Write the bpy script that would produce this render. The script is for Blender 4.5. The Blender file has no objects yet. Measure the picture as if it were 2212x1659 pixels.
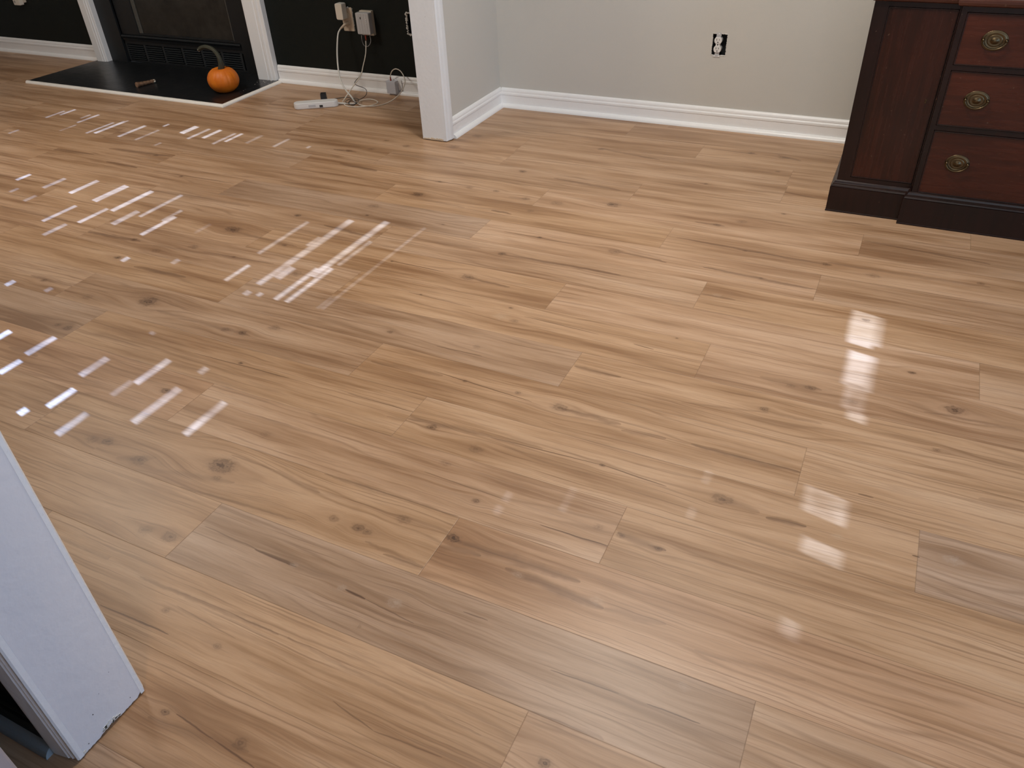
import bpy, bmesh, math, random
from mathutils import Vector, Matrix
random.seed(7)
PI = math.pi
# ---------------------------------------------------------------- camera
W, H, FPX, CAMZ = 2212, 1659, 1677.7, 1.265
YAW, PITCH, ROLL = -0.476165, 0.633946, 0.050352
fwd = Vector((math.sin(YAW)*math.cos(PITCH), math.cos(YAW)*math.cos(PITCH), -math.sin(PITCH)))
_r = Vector((math.cos(YAW), -math.sin(YAW), 0)); _d = fwd.cross(_r)
rgt = math.cos(ROLL)*_r + math.sin(ROLL)*_d
dwn = math.cos(ROLL)*_d - math.sin(ROLL)*_r
sc = bpy.context.scene
cam = bpy.data.objects.new('camera', bpy.data.cameras.new('camera'))
sc.collection.objects.link(cam)
cam.matrix_world = Matrix(((rgt.x, -dwn.x, -fwd.x, 0), (rgt.y, -dwn.y, -fwd.y, 0), (rgt.z, -dwn.z, -fwd.z, CAMZ), (0, 0, 0, 1)))
cam.data.sensor_width = 36; cam.data.lens = FPX/W*36; cam.data.clip_start = .02
sc.camera = cam
def ray(u, v): return rgt*((u-W/2)/FPX) + dwn*((v-H/2)/FPX) + fwd
def fl(u, v, z=0.):                       # photo pixel -> point at height z
    d = ray(u, v); t = (z-CAMZ)/d.z; return Vector((d.x*t, d.y*t, z))
def oy(u, v, y):                          # photo pixel -> point at depth y
    d = ray(u, v); t = y/d.y; return Vector((d.x*t, y, CAMZ+d.z*t))
# ---------------------------------------------------------------- view, world, lights
vs = sc.view_settings
vs.view_transform = 'Standard'; vs.look = 'None'; vs.gamma = 1; vs.use_curve_mapping = False
vs.exposure = 0.0
sc.cycles.use_denoising = True
sc.cycles.max_bounces = 10; sc.cycles.diffuse_bounces = 5; sc.cycles.glossy_bounces = 4
sc.cycles.sample_clamp_indirect = 6; sc.cycles.adaptive_threshold = .02
wd = bpy.data.worlds.new('sky'); sc.world = wd; wd.use_nodes = True
bg = wd.node_tree.nodes['Background']; bg.inputs[0].default_value = (.62, .78, 1, 1); bg.inputs[1].default_value = 1.0
SUN_A, SUN_E, XW = math.radians(12), math.radians(19.8), -6.30       # azimuth north of west, elevation; plane of the left wall
SUNV = Vector((-math.cos(SUN_A)*math.cos(SUN_E), math.sin(SUN_A)*math.cos(SUN_E), math.sin(SUN_E)))
def light(name, kind, loc, direction, power, color, size=None, size_y=None, shape='RECTANGLE'):
    l = bpy.data.lights.new(name, kind); o = bpy.data.objects.new(name, l); sc.collection.objects.link(o)
    o.location = loc; o.rotation_euler = Vector(direction).to_track_quat('-Z', 'Y').to_euler()
    l.energy = power; l.color = color
    if kind == 'AREA':
        l.shape = shape; l.size = size
        if size_y: l.size_y = size_y
    return o
sun = light('sun', 'SUN', (-9, 3, 4), -SUNV, 25, (.38, .585, 1.0)); sun.data.angle = math.radians(.07)
light('daylight_right_window', 'AREA', (2.62, .6, 1.15), (-1, 0, 0), 38, (.36, .61, 1.0), 1.5, 1.1)
light('daylight_rear_window', 'AREA', (.9, -2.75, 1.5), (0, 1, 0), 20, (.84, .92, 1.0), 1.6, 1.5)
light('ceiling_lamp_entry', 'AREA', (.17, -.82, 2.36), (0, 0, -1), 12, (1, .80, .58), .28, None, 'DISK')
light('ceiling_lamp_dining', 'AREA', (-.6, 2.25, 2.40), (0, 0, -1), 40, (1, .94, .85), .5, None, 'DISK')
light('fill_light_living', 'AREA', (-3.7, 2.0, 2.40), (0, 0, -1), 37, (1, .92, .82), .6, None, 'DISK')  # added fill to brighten the living room, no lamp known there

# ---------------------------------------------------------------- mesh helpers
def link(name, bm, mat, parent=None, smooth=False, bevel=0, seg=2):
    me = bpy.data.meshes.new(name)
    bmesh.ops.recalc_face_normals(bm, faces=bm.faces)
    bm.to_mesh(me); bm.free()
    o = bpy.data.objects.new(name, me); sc.collection.objects.link(o)
    if mat:
        for m in (mat if isinstance(mat, (list, tuple)) else [mat]): me.materials.append(m)
    if smooth:
        for p in me.polygons: p.use_smooth = True
    if bevel:
        b = o.modifiers.new('bevel', 'BEVEL'); b.width = bevel; b.segments = seg; b.limit_method = 'ANGLE'; b.angle_limit = math.radians(40)
    if parent:
        o.parent = parent; o.matrix_parent_inverse = parent.matrix_world.inverted()
    return o
def box(bm, x0, x1, y0, y1, z0, z1, mi=0):
    v = [bm.verts.new((x, y, z)) for x in (x0, x1) for y in (y0, y1) for z in (z0, z1)]
    for f in ((0, 1, 3, 2), (4, 6, 7, 5), (0, 4, 5, 1), (2, 3, 7, 6), (0, 2, 6, 4), (1, 5, 7, 3)):
        bm.faces.new([v[i] for i in f]).material_index = mi
    return v
def B(*boxes):
    bm = bmesh.new()
    for b in boxes: box(bm, *b)
    return bm
def empty(name, loc, label, cat, group=None, rz=0):
    o = bpy.data.objects.new(name, None); sc.collection.objects.link(o)
    o.empty_display_size = .05
    o.location = loc; o.rotation_euler = (0, 0, rz); o['label'] = label; o['category'] = cat
    o.matrix_world = Matrix.Translation(loc) @ Matrix.Rotation(rz, 4, 'Z')
    if group: o['group'] = group
    return o
def struct(name, bm, mat, **k):
    o = link(name, bm, mat, **k)
    if not k.get('parent'): o['kind'] = 'structure'
    return o
def catmull(pts, n=8):
    P = [Vector(p) for p in pts]; P = [P[0]*2-P[1]] + P + [P[-1]*2-P[-2]]; out = []
    for i in range(1, len(P)-2):
        for k in range(n):
            t = k/n
            out.append(.5*((2*P[i]) + (P[i+1]-P[i-1])*t + (2*P[i-1]-5*P[i]+4*P[i+1]-P[i+2])*t*t + (3*P[i]-P[i-1]-3*P[i+1]+P[i+2])*t**3))
    out.append(P[-2]); return out
def tube(bm, pts, rad, seg=8, cap=True, lobes=0, lobe_amp=0, mi=0):
    up = Vector((.13, .31, .94)); prev = None; n = len(pts)
    for i, p in enumerate(pts):
        r = rad(i/(n-1)) if callable(rad) else rad
        t = (pts[min(i+1, n-1)]-pts[max(i-1, 0)]).normalized()
        a = t.cross(up)
        if a.length < .05: a = t.cross(Vector((1, 0, 0)))
        a.normalize(); b = t.cross(a)
        ring = [bm.verts.new(p + (a*math.cos(2*PI*j/seg)+b*math.sin(2*PI*j/seg))*r*(1+lobe_amp*math.cos(lobes*2*PI*j/seg))) for j in range(seg)]
        if prev:
            for j in range(seg): bm.faces.new((prev[j], prev[(j+1) % seg], ring[(j+1) % seg], ring[j])).material_index = mi
        elif cap: bm.faces.new(ring[::-1]).material_index = mi
        prev = ring
    if cap: bm.faces.new(prev).material_index = mi
def extrude(bm, prof, a, b, out):
    """profile [(d, z)] swept from a to b (xy), d measured along out; ends capped"""
    a, b, out = Vector(a), Vector(b), Vector(out)
    A = [bm.verts.new((a.x+out.x*d, a.y+out.y*d, z)) for d, z in prof]
    Bv = [bm.verts.new((b.x+out.x*d, b.y+out.y*d, z)) for d, z in prof]
    n = len(prof)
    for i in range(n): bm.faces.new((A[i], A[(i+1) % n], Bv[(i+1) % n], Bv[i]))
    bm.faces.new(A); bm.faces.new(Bv[::-1])
def sweep_z(bm, prof, z0, z1):
    """profile [(x, y)] standing from z0 to z1"""
    A = [bm.verts.new((x, y, z0)) for x, y in prof]; Bv = [bm.verts.new((x, y, z1)) for x, y in prof]
    n = len(prof)
    for i in range(n): bm.faces.new((A[i], A[(i+1) % n], Bv[(i+1) % n], Bv[i]))
    bm.faces.new(A); bm.faces.new(Bv[::-1])
def rrect(w, h, r, seg=4):
    out = []
    for cx, cy, a0 in ((w/2-r, h/2-r, 0), (-w/2+r, h/2-r, 90), (-w/2+r, -h/2+r, 180), (w/2-r, -h/2+r, 270)):
        for k in range(seg+1):
            a = math.radians(a0+90*k/seg); out.append((cx+r*math.cos(a), cy+r*math.sin(a)))
    return out
def rbox_front(bm, cx, cz, w, h, y0, y1, r, mi=0, seg=4):
    """rounded block standing on a wall: front face at y0, back at y1"""
    A = [bm.verts.new((cx+x, y0, cz+z)) for x, z in rrect(w, h, r, seg)]
    Bv = [bm.verts.new((cx+x, y1, cz+z)) for x, z in rrect(w, h, r, seg)]
    n = len(A)
    for i in range(n): bm.faces.new((A[i], A[(i+1) % n], Bv[(i+1) % n], Bv[i])).material_index = mi
    bm.faces.new(A).material_index = mi; bm.faces.new(Bv[::-1]).material_index = mi
def lathe_y(bm, cx, cy, cz, prof, sx=1, sz=1, seg=32):
    """profile [(r, outward)] turned about an axis along -y; ellipse by sx, sz"""
    prev = None
    for r, o in prof:
        ring = [bm.verts.new((cx+r*sx*math.cos(2*PI*k/seg), cy-o, cz+r*sz*math.sin(2*PI*k/seg))) for k in range(seg)] if r > 1e-6 else [bm.verts.new((cx, cy-o, cz))]
        if prev:
            for k in range(seg):
                if len(ring) == 1: bm.faces.new((prev[k], prev[(k+1) % seg], ring[0]))
                elif len(prev) == 1: bm.faces.new((prev[0], ring[(k+1) % seg], ring[k]))
                else: bm.faces.new((prev[k], prev[(k+1) % seg], ring[(k+1) % seg], ring[k]))
        prev = ring

# ---------------------------------------------------------------- node helpers
class X:
    nt = None
    def __init__(s, sock): s.s = sock
    @staticmethod
    def m(op, *a, clamp=False):
        n = X.nt.nodes.new('ShaderNodeMath'); n.operation = op; n.use_clamp = clamp
        for i, v in enumerate(a):
            if isinstance(v, X): X.nt.links.new(v.s, n.inputs[i])
            else: n.inputs[i].default_value = v
        return X(n.outputs[0])
    def __add__(s, o): return X.m('ADD', s, o)
    __radd__ = __add__
    def __sub__(s, o): return X.m('SUBTRACT', s, o)
    def __rsub__(s, o): return X.m('SUBTRACT', o, s)
    def __mul__(s, o): return X.m('MULTIPLY', s, o)
    __rmul__ = __mul__
    def __truediv__(s, o): return X.m('DIVIDE', s, o)
def sstep(lo, hi, v):
    n = X.nt.nodes.new('ShaderNodeMapRange'); n.interpolation_type = 'SMOOTHSTEP'
    X.nt.links.new(v.s, n.inputs[0])
    for i, q in ((1, lo), (2, hi)):
        if isinstance(q, X): X.nt.links.new(q.s, n.inputs[i])
        else: n.inputs[i].default_value = q
    return X(n.outputs[0])
def vec(x, y, z=0.):
    n = X.nt.nodes.new('ShaderNodeCombineXYZ')
    for i, v in enumerate((x, y, z)):
        if isinstance(v, X): X.nt.links.new(v.s, n.inputs[i])
        else: n.inputs[i].default_value = v
    return X(n.outputs[0])
def noise(v, scale=1, detail=2, rough=.5):
    n = X.nt.nodes.new('ShaderNodeTexNoise'); X.nt.links.new(v.s, n.inputs['Vector'])
    n.inputs['Scale'].default_value = scale; n.inputs['Detail'].default_value = detail; n.inputs['Roughness'].default_value = rough
    return X(n.outputs[0])
def xyz(sock):
    n = X.nt.nodes.new('ShaderNodeSeparateXYZ'); X.nt.links.new(sock, n.inputs[0]); return [X(o) for o in n.outputs]
def attr(name):
    n = X.nt.nodes.new('ShaderNodeAttribute'); n.attribute_name = name; return n.outputs['Vector']
def ramp(f, stops):
    n = X.nt.nodes.new('ShaderNodeValToRGB'); X.nt.links.new(f.s, n.inputs[0]); e = n.color_ramp.elements
    while len(e) < len(stops): e.new(.5)
    for q, (p, c) in zip(e, stops): q.position = p; q.color = (*c, 1)
    return X(n.outputs[0])
def mix(f, a, b, mode='MIX'):
    n = X.nt.nodes.new('ShaderNodeMix'); n.data_type = 'RGBA'; n.blend_type = mode
    for i, v in ((0, f), (6, a), (7, b)):
        if isinstance(v, X): X.nt.links.new(v.s, n.inputs[i])
        elif i: n.inputs[i].default_value = (*v, 1)
        else: n.inputs[i].default_value = v
    return X(n.outputs[2])
def newmat(name):
    m = bpy.data.materials.new(name); m.use_nodes = True; X.nt = m.node_tree
    return m, m.node_tree.nodes['Principled BSDF']
def put(bsdf, key, v):
    if isinstance(v, X): X.nt.links.new(v.s, bsdf.inputs[key])
    elif isinstance(v, (tuple, list)): bsdf.inputs[key].default_value = (*v, 1)
    else: bsdf.inputs[key].default_value = v
def bump(bsdf, h, dist, strength=1):
    n = X.nt.nodes.new('ShaderNodeBump'); n.inputs['Distance'].default_value = dist; n.inputs['Strength'].default_value = strength
    X.nt.links.new(h.s, n.inputs['Height']); X.nt.links.new(n.outputs[0], bsdf.inputs['Normal'])
def pos():
    n = X.nt.nodes.new('ShaderNodeNewGeometry'); return n.outputs['Position']
def paint(name, col, rough=.5, var=.04, scale=6, bumpd=.0006, bscale=120, metal=0, spec=.5, wear=None):
    m, b = newmat(name)
    p = X(pos())
    n = noise(p, scale, 4)
    c = mix(n, tuple(x*(1-var) for x in col), tuple(min(1, x*(1+var)) for x in col))
    if wear:
        w = sstep(.66, .72, noise(p, wear[0], 5, .65)); c = mix(w, c, wear[1])
    put(b, 'Base Color', c)
    put(b, 'Roughness', rough+.12*(n-.5)); put(b, 'Metallic', metal); put(b, 'Specular IOR Level', spec)
    if bumpd: bump(b, noise(p, bscale, 3), bumpd)
    return m

M = {}
M['wall'] = paint('warm_greige_wall_paint', (.575, .56, .52), .62, .02, 3, .0004, 260)
M['trimw'] = paint('white_semigloss_trim', (.87, .87, .865), .36, .03, 9, .0006, 90)
M['trimold'] = paint('scuffed_white_trim', (.77, .785, .80), .4, .03, 14, .0012, 60, wear=(55, (.66, .655, .66)))
M['post'] = paint('white_post_paint', (.70, .71, .745), .38, .02, 5, .0012, 40)
M['green'] = paint('dark_green_wall_paint', (.0055, .0080, .0066), .6, .12, 4, .0008, 200, spec=.25)
M['ceil'] = paint('ceiling_paint', (.75, .73, .70), .8, .02)
M['black'] = paint('black_painted_metal', (.008, .0095, .011), .42, .2, 12, .0006, 200)
M['vent'] = paint('satin_black_louvre', (.022, .025, .027), .36, .15, 12, 0)
M['blackd'] = paint('deep_black_recess', (.006, .006, .007), .7, .2, 12, 0)
M['slate'] = paint('black_painted_hearth', (.008, .009, .0105), .33, .35, 9, .0018, 26, spec=.5, wear=(34, (.02, .021, .023)))
M['cream'] = paint('cream_trim_paint', (.88, .855, .80), .4, .02)
M['beige'] = paint('beige_plastic', (.62, .55, .45), .45, .08, 30, 0)
M['dirty'] = paint('worn_beige_plate', (.52, .43, .33), .55, .2, 60, .0004, 120, wear=(70, (.72, .68, .6)))
M['plastic'] = paint('white_plastic', (.72, .71, .69), .35, .02, 20, 0)
M['greyplastic'] = paint('light_grey_plastic', (.50, .50, .51), .4, .04, 20, 0)
M['coolplastic'] = paint('cool_white_plastic', (.60, .61, .66), .4, .03, 20, 0)
M['ivory'] = paint('ivory_cable_jacket', (.70, .64, .55), .45, .03, 20, 0)
M['cordw'] = paint('white_cord_jacket', (.66, .645, .60), .45, .03, 20, 0)
M['blk'] = paint('black_plastic', (.012, .012, .013), .4, .1, 20, 0)
M['red'] = paint('red_connector_boot', (.33, .055, .035), .45, .08, 30, 0)
M['lamp'] = paint('clear_indicator', (.85, .85, .85), .15, .02, 20, 0)
M['slot'] = paint('dark_slot', (.03, .028, .026), .6, .05, 20, 0)
M['plaster'] = paint('torn_plaster_edge', (.66, .64, .60), .8, .25, 90, .002, 160)
M['steel'] = paint('steel_screw', (.55, .54, .52), .3, .05, 30, 0, metal=1)
M['grey'] = paint('mauve_grey_panel', (.30, .265, .275), .5, .05, 8, .0006, 150)
M['beigeworn'] = paint('raw_wood_edge', (.62, .50, .36), .7, .15, 60, .001, 80)
M['brass'] = paint('aged_brass', (.115, .082, .045), .38, .35, 60, .0004, 150, metal=1, wear=(45, (.05, .034, .02)))

def wood_dark(name, dark, light, axis='z', rough=.27):
    m, b = newmat(name); x, y, z = xyz(pos())
    v = vec(x*60, y*60, z*5) if axis == 'z' else vec(x*5, y*60, z*60)
    n = noise(v, 1, 5, .6); big = noise(X(pos()), 3.2, 2)
    c = mix(sstep(.3, .75, n*.55+big*.45), dark, light)
    sp = sstep(.73, .76, noise(X(pos()), 75, 2)); c = mix(sp*.5, c, (.16, .09, .06))
    put(b, 'Base Color', c); put(b, 'Roughness', rough+.1*(n-.5)); put(b, 'Specular IOR Level', .32)
    bump(b, n, .0003); return m
M['mahog'] = wood_dark('mahogany_drawer_front', (.034, .0075, .0034), (.078, .0160, .0062), 'x')
M['mahogd'] = wood_dark('mahogany_door_panel', (.016, .0050, .0030), (.046, .0105, .0050), 'z')
M['mahogf'] = wood_dark('dark_mahogany_frame', (.0085, .0034, .0026), (.018, .0055, .0038), 'z', .3)
M['mahogt'] = wood_dark('mahogany_top', (.055, .017, .010), (.10, .032, .018), 'x', .3)

# ---------------------------------------------------------------- floor: every plank laid in its place, grain in the material
PW, PL, Y0 = .1792, 1.2194, .6713
JOINT = {-1: -.346, 0: -1.211, 1: -.680, 2: -.349, 3: -.977, 4: -.016, 5: -.667, 6: -.339, 7: -.864, 8: -.439, 9: -.1075, 10: -.656, 11: -.013, 12: -.892, 13: -1.556,
         14: fl(1727, 341).x, 15: fl(1540, 291).x}
TONE = {}      # (row, number of the plank counted from the row's listed joint): colour factor
GREY, GREY2, WARM, PALE, RUST = (.90, .93, .99), (.94, .955, .985), (1.02, 1.0, .95), (1.06, 1.06, 1.07), (1.0, .95, .91)
TONE.update({(3, -2): GREY, (3, -1): WARM, (3, 0): WARM, (9, -2): GREY, (5, -1): GREY2, (5, -2): WARM, (0, 0): GREY, (0, -1): WARM, (3, 1): GREY, (6, 0): PALE, (5, 0): WARM, (8, 0): WARM,
             (4, -1): WARM, (2, -1): PALE, (2, -2): RUST, (1, -1): WARM, (1, 0): RUST, (-1, 0): PALE, (-1, -1): WARM, (7, -1): WARM, (7, 0): PALE, (10, -1): WARM, (11, -1): PALE, (9, -1): PALE, (6, -1): WARM, (4, 0): WARM, (2, 0): WARM})
Z7 = 2.962
def rg(ox, oy_, s=Z7): return lambda x, y: fl(ox+x/s, oy_+y/s)
R1, R2, R3, R4, R5, R6, R7, R8 = rg(0, 300), rg(700, 280), rg(1400, 280), rg(0, 800), rg(700, 700), rg(1472, 700), rg(300, 1099), rg(1000, 1099)
knots = []      # (x, y, radius, strength)
def kn(R, *L):
    for q in L:
        p = R(q[0], q[1]); knots.append((p.x, p.y, q[2]*1.25/1000, q[3] if len(q) > 3 else 1.))
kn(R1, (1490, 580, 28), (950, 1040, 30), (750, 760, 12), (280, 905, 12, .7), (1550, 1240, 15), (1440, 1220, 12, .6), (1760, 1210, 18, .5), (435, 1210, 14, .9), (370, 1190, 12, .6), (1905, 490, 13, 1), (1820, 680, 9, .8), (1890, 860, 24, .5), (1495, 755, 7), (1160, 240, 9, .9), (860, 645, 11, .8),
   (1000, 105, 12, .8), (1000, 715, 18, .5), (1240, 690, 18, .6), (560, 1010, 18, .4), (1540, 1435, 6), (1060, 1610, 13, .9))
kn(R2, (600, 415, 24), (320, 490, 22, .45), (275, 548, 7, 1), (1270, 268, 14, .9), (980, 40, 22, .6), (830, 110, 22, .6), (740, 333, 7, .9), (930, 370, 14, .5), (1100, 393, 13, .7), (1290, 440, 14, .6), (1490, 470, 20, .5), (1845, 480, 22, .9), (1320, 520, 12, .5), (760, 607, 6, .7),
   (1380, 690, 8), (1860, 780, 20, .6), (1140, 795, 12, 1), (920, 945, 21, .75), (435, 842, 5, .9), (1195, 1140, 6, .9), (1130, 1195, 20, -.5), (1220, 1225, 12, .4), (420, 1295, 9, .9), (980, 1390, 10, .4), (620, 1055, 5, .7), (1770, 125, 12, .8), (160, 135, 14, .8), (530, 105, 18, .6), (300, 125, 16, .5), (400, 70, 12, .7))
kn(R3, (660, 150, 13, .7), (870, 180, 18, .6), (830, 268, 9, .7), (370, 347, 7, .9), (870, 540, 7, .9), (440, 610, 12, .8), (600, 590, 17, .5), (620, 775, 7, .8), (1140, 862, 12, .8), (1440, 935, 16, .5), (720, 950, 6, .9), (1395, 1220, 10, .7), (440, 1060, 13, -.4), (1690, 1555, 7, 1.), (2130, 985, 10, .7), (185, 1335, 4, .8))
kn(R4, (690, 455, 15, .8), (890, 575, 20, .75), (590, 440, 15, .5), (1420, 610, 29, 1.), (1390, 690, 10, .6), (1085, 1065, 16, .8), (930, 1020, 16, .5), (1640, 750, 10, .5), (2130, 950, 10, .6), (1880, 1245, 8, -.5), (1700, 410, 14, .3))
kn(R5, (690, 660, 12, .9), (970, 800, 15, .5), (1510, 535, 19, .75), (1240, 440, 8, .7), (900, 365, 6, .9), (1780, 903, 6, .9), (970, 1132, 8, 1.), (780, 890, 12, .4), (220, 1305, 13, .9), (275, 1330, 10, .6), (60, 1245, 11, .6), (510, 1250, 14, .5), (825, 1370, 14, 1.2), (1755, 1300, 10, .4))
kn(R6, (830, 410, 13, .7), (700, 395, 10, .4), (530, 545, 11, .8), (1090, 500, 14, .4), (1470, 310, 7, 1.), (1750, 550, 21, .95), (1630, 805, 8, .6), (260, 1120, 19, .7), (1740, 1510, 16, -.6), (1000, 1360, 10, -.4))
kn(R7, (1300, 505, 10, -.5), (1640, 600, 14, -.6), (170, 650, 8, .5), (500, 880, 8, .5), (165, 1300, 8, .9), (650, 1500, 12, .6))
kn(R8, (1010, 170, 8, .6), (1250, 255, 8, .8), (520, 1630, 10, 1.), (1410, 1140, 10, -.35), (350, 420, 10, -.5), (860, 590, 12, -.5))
streaks = []    # (ax, ay, bx, by, half width, strength)
def st(R, *L):
    for x0, y0, x1, y1, w, s in L:
        a, b = R(x0, y0), R(x1, y1); streaks.append((a.x, a.y, b.x, b.y, w*1.15/1000, s*1.15))
st(R1, (1300, 720, 1750, 800, 3, .7), (980, 205, 1500, 285, 5, .7), (560, 595, 900, 655, 16, .75), (700, 60, 1090, 112, 22, .7), (280, 60, 600, 100, 20, .6), (680, 145, 880, 185, 18, .8), (860, 815, 1190, 885, 16, .7), (200, 870, 470, 945, 12, .6), (1240, 1370, 1850, 1530, 2.5, .8), (950, 325, 1600, 430, 22, .5), (1000, 1100, 1600, 1260, 14, .35), (1480, 590, 1900, 690, 12, .5), (0, 430, 520, 545, 14, .5), (980, 680, 1750, 800, 16, .35), (60, 1330, 240, 1390, 14, .5))
st(R2, (1470, 310, 1900, 390, 15, .75), (100, 215, 340, 265, 20, .75), (440, 290, 1000, 370, 4, .6), (1070, 515, 1200, 542, 10, .8), (1150, 650, 1660, 745, 3.5, .8), (1880, 785, 2160, 835, 10, .7), (1150, 800, 1900, 930, 13, .75), (930, 950, 1190, 1008, 10, .7), (430, 840, 770, 910, 3, .85), (1280, 1195, 1760, 1310, 3, .7), (1980, 1370, 2110, 1407, 3, .8), (720, 1385, 1010, 1450, 2.5, .75), (540, 1040, 960, 1140, 2.2, .7), (1770, 120, 2150, 195, 14, .6), (60, 125, 210, 145, 12, .7), (1180, 430, 1320, 450, 8, .5), (400, 400, 900, 500, 14, .4), (430, 150, 900, 215, 20, .4), (560, 690, 1000, 760, 16, .35), (1380, 10, 1900, 75, 12, .5), (0, 610, 300, 690, 14, .7))
st(R3, (830, 165, 980, 200, 14, .6), (620, 385, 890, 412, 10, .45), (870, 398, 1070, 438, 8, .8), (300, 588, 490, 618, 8, .7), (1160, 585, 1440, 612, 9, .5), (180, 690, 1180, 872, 10, .75), (1150, 850, 2190, 1010, 16, .5), (1380, 710, 2190, 862, 12, .65), (350, 880, 1080, 1025, 13, .7), (330, 1050, 560, 1090, 10, .6), (0, 820, 120, 850, 7, .8), (400, 120, 700, 160, 10, .5), (0, 170, 700, 250, 16, .35))
st(R4, (1640, 1150, 1890, 1243, 4, .8), (640, 1500, 1010, 1659, 3, .85), (1150, 745, 1900, 960, 6, .5), (1000, 640, 1500, 720, 14, .4), (740, 560, 1000, 560, 14, .4), (1750, 640, 2050, 780, 10, .35), (1480, 540, 1760, 640, 4, .4), (360, 1050, 900, 1290, 8, .35))
st(R5, (300, 235, 760, 330, 15, .5), (700, 300, 1330, 497, 2.6, .85), (1520, 540, 1900, 643, 13, .7), (1900, 680, 2190, 730, 12, .5), (540, 600, 1080, 720, 14, .6), (1050, 720, 1790, 905, 2.6, .8), (1780, 900, 2192, 1040, 3, .8), (1060, 715, 1400, 800, 16, .4), (640, 945, 1190, 1135, 2.2, .6), (840, 1385, 1640, 1650, 16, .75), (1380, 1285, 1815, 1420, 2.6, .85), (1880, 1330, 2160, 1455, 14, .6), (150, 440, 600, 572, 2.6, .7), (0, 960, 860, 1230, 6, .5), (1600, 270, 1900, 340, 14, .7), (530, 570, 700, 640, 8, .6), (260, 1390, 650, 1560, 8, .5), (400, 590, 620, 640, 9, .3))
st(R6, (60, 770, 770, 955, 12, .65), (540, 1235, 800, 1295, 12, .8), (260, 1130, 500, 1210, 16, .4), (1475, 1480, 1525, 1493, 2.4, 1.), (1130, 1085, 1230, 1110, 4, .7), (1550, 560, 2190, 680, 8, .5), (1900, 1110, 2192, 1170, 10, .4), (500, 340, 900, 420, 14, .45), (560, 560, 900, 640, 8, .4), (0, 500, 560, 570, 6, .35), (1640, 800, 2190, 920, 16, .35))
st(R7, (740, 260, 1010, 372, 4, .85), (1000, 370, 1260, 475, 3, .5), (1320, 515, 1450, 578, 4, 1.1), (1450, 578, 1760, 735, 2.2, .6), (0, 715, 190, 805, 2.4, .9), (240, 1310, 480, 1480, 2.6, .9), (480, 1480, 740, 1659, 2.6, 1.), (1240, 1230, 1500, 1420, 2.2, .6), (1500, 1420, 1940, 1592, 2.2, .6), (0, 440, 900, 800, 7, .45), (900, 800, 2192, 1450, 6, .3), (1020, 600, 1420, 760, 16, .3), (60, 1330, 700, 1560, 14, .35), (420, 110, 760, 262, 3, .5), (1560, 290, 1830, 380, 6, .6), (1900, 230, 2190, 300, 14, .6), (240, 620, 620, 830, 2.2, .4))
st(R8, (270, 380, 900, 640, 16, .8), (1180, 230, 1300, 270, 8, .8), (500, 105, 930, 242, 2.6, .9), (560, 1030, 1000, 1183, 2.4, .75), (1175, 1248, 1520, 1375, 2.4, .85), (0, 660, 160, 715, 2.2, .7), (1480, 900, 2192, 1100, 8, .35), (900, 640, 1300, 740, 12, .4), (420, 1300, 900, 1480, 10, .35))
CH = PL/5
fb = bmesh.new()
names = ['pid', 'tone', 'bndx', 'bndy'] + ['K%d' % i for i in range(3)] + ['KP'] + ['SA%d' % i for i in range(4)] + ['SB%d' % i for i in range(4)]
data = {n: [] for n in names}
XMIN, XMAX, YMIN, YMAX = -6.35, 2.6, -2.9, 4.0
for k in range(-20, 20):
    y0, y1 = Y0+k*PW, Y0+(k+1)*PW
    if y1 < YMIN or y0 > YMAX: continue
    rr = random.Random(k*91+5)
    j = JOINT.get(k, rr.uniform(-1.2, 0))
    for n in range(-8, 6):
        px0, px1 = j+n*PL, j+(n+1)*PL
        if px1 < XMIN or px0 > XMAX: continue
        rp = random.Random(k*1000+n)
        pid = (rp.random(), rp.random(), rp.random())
        b = rp.uniform(.95, 1.05); w = rp.uniform(-.02, .03)
        tone = TONE.get((k, n), (b*(1+w*.5), b, b*(1-w)))
        for c in range(5):
            cx0, cx1 = px0+c*CH, px0+(c+1)*CH
            if cx1 < XMIN or cx0 > XMAX: continue
            fb.faces.new([fb.verts.new(p) for p in ((cx0, y0, 0), (cx1, y0, 0), (cx1, y1, 0), (cx0, y1, 0))])
            kk = [q for q in knots if y0 <= q[1] < y1 and px0 <= q[0] < px1 and cx0-q[2]*7 < q[0] < cx1+q[2]*7]
            kk.sort(key=lambda q: abs(q[0]-(cx0+cx1)/2)/q[2]); kk = kk[:3]
            ss = [q for q in streaks if px0-.03 <= (q[0]+q[2])/2 < px1+.03 and y0-.012 <= (q[1]+q[3])/2 < y1+.012 and min(q[0], q[2])-.03 < cx1 and max(q[0], q[2])+.03 > cx0]
            ss.sort(key=lambda q: -q[5]); ss = ss[:4]
            while len(kk) < 3: kk.append((99, 99, .01, 0))
            while len(ss) < 4: ss.append((99, 99, 99.1, 99, .001, 0))
            vals = dict(pid=pid, tone=tone, bndx=(px0, px1, 0), bndy=(y0, y1, 0), KP=(kk[0][3], kk[1][3], kk[2][3]))
            for i in range(3): vals['K%d' % i] = kk[i][:3]
            for i in range(4): vals['SA%d' % i] = (ss[i][0], ss[i][1], ss[i][4]); vals['SB%d' % i] = (ss[i][2], ss[i][3], ss[i][5])
            for q in names: data[q].append(vals[q])
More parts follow.
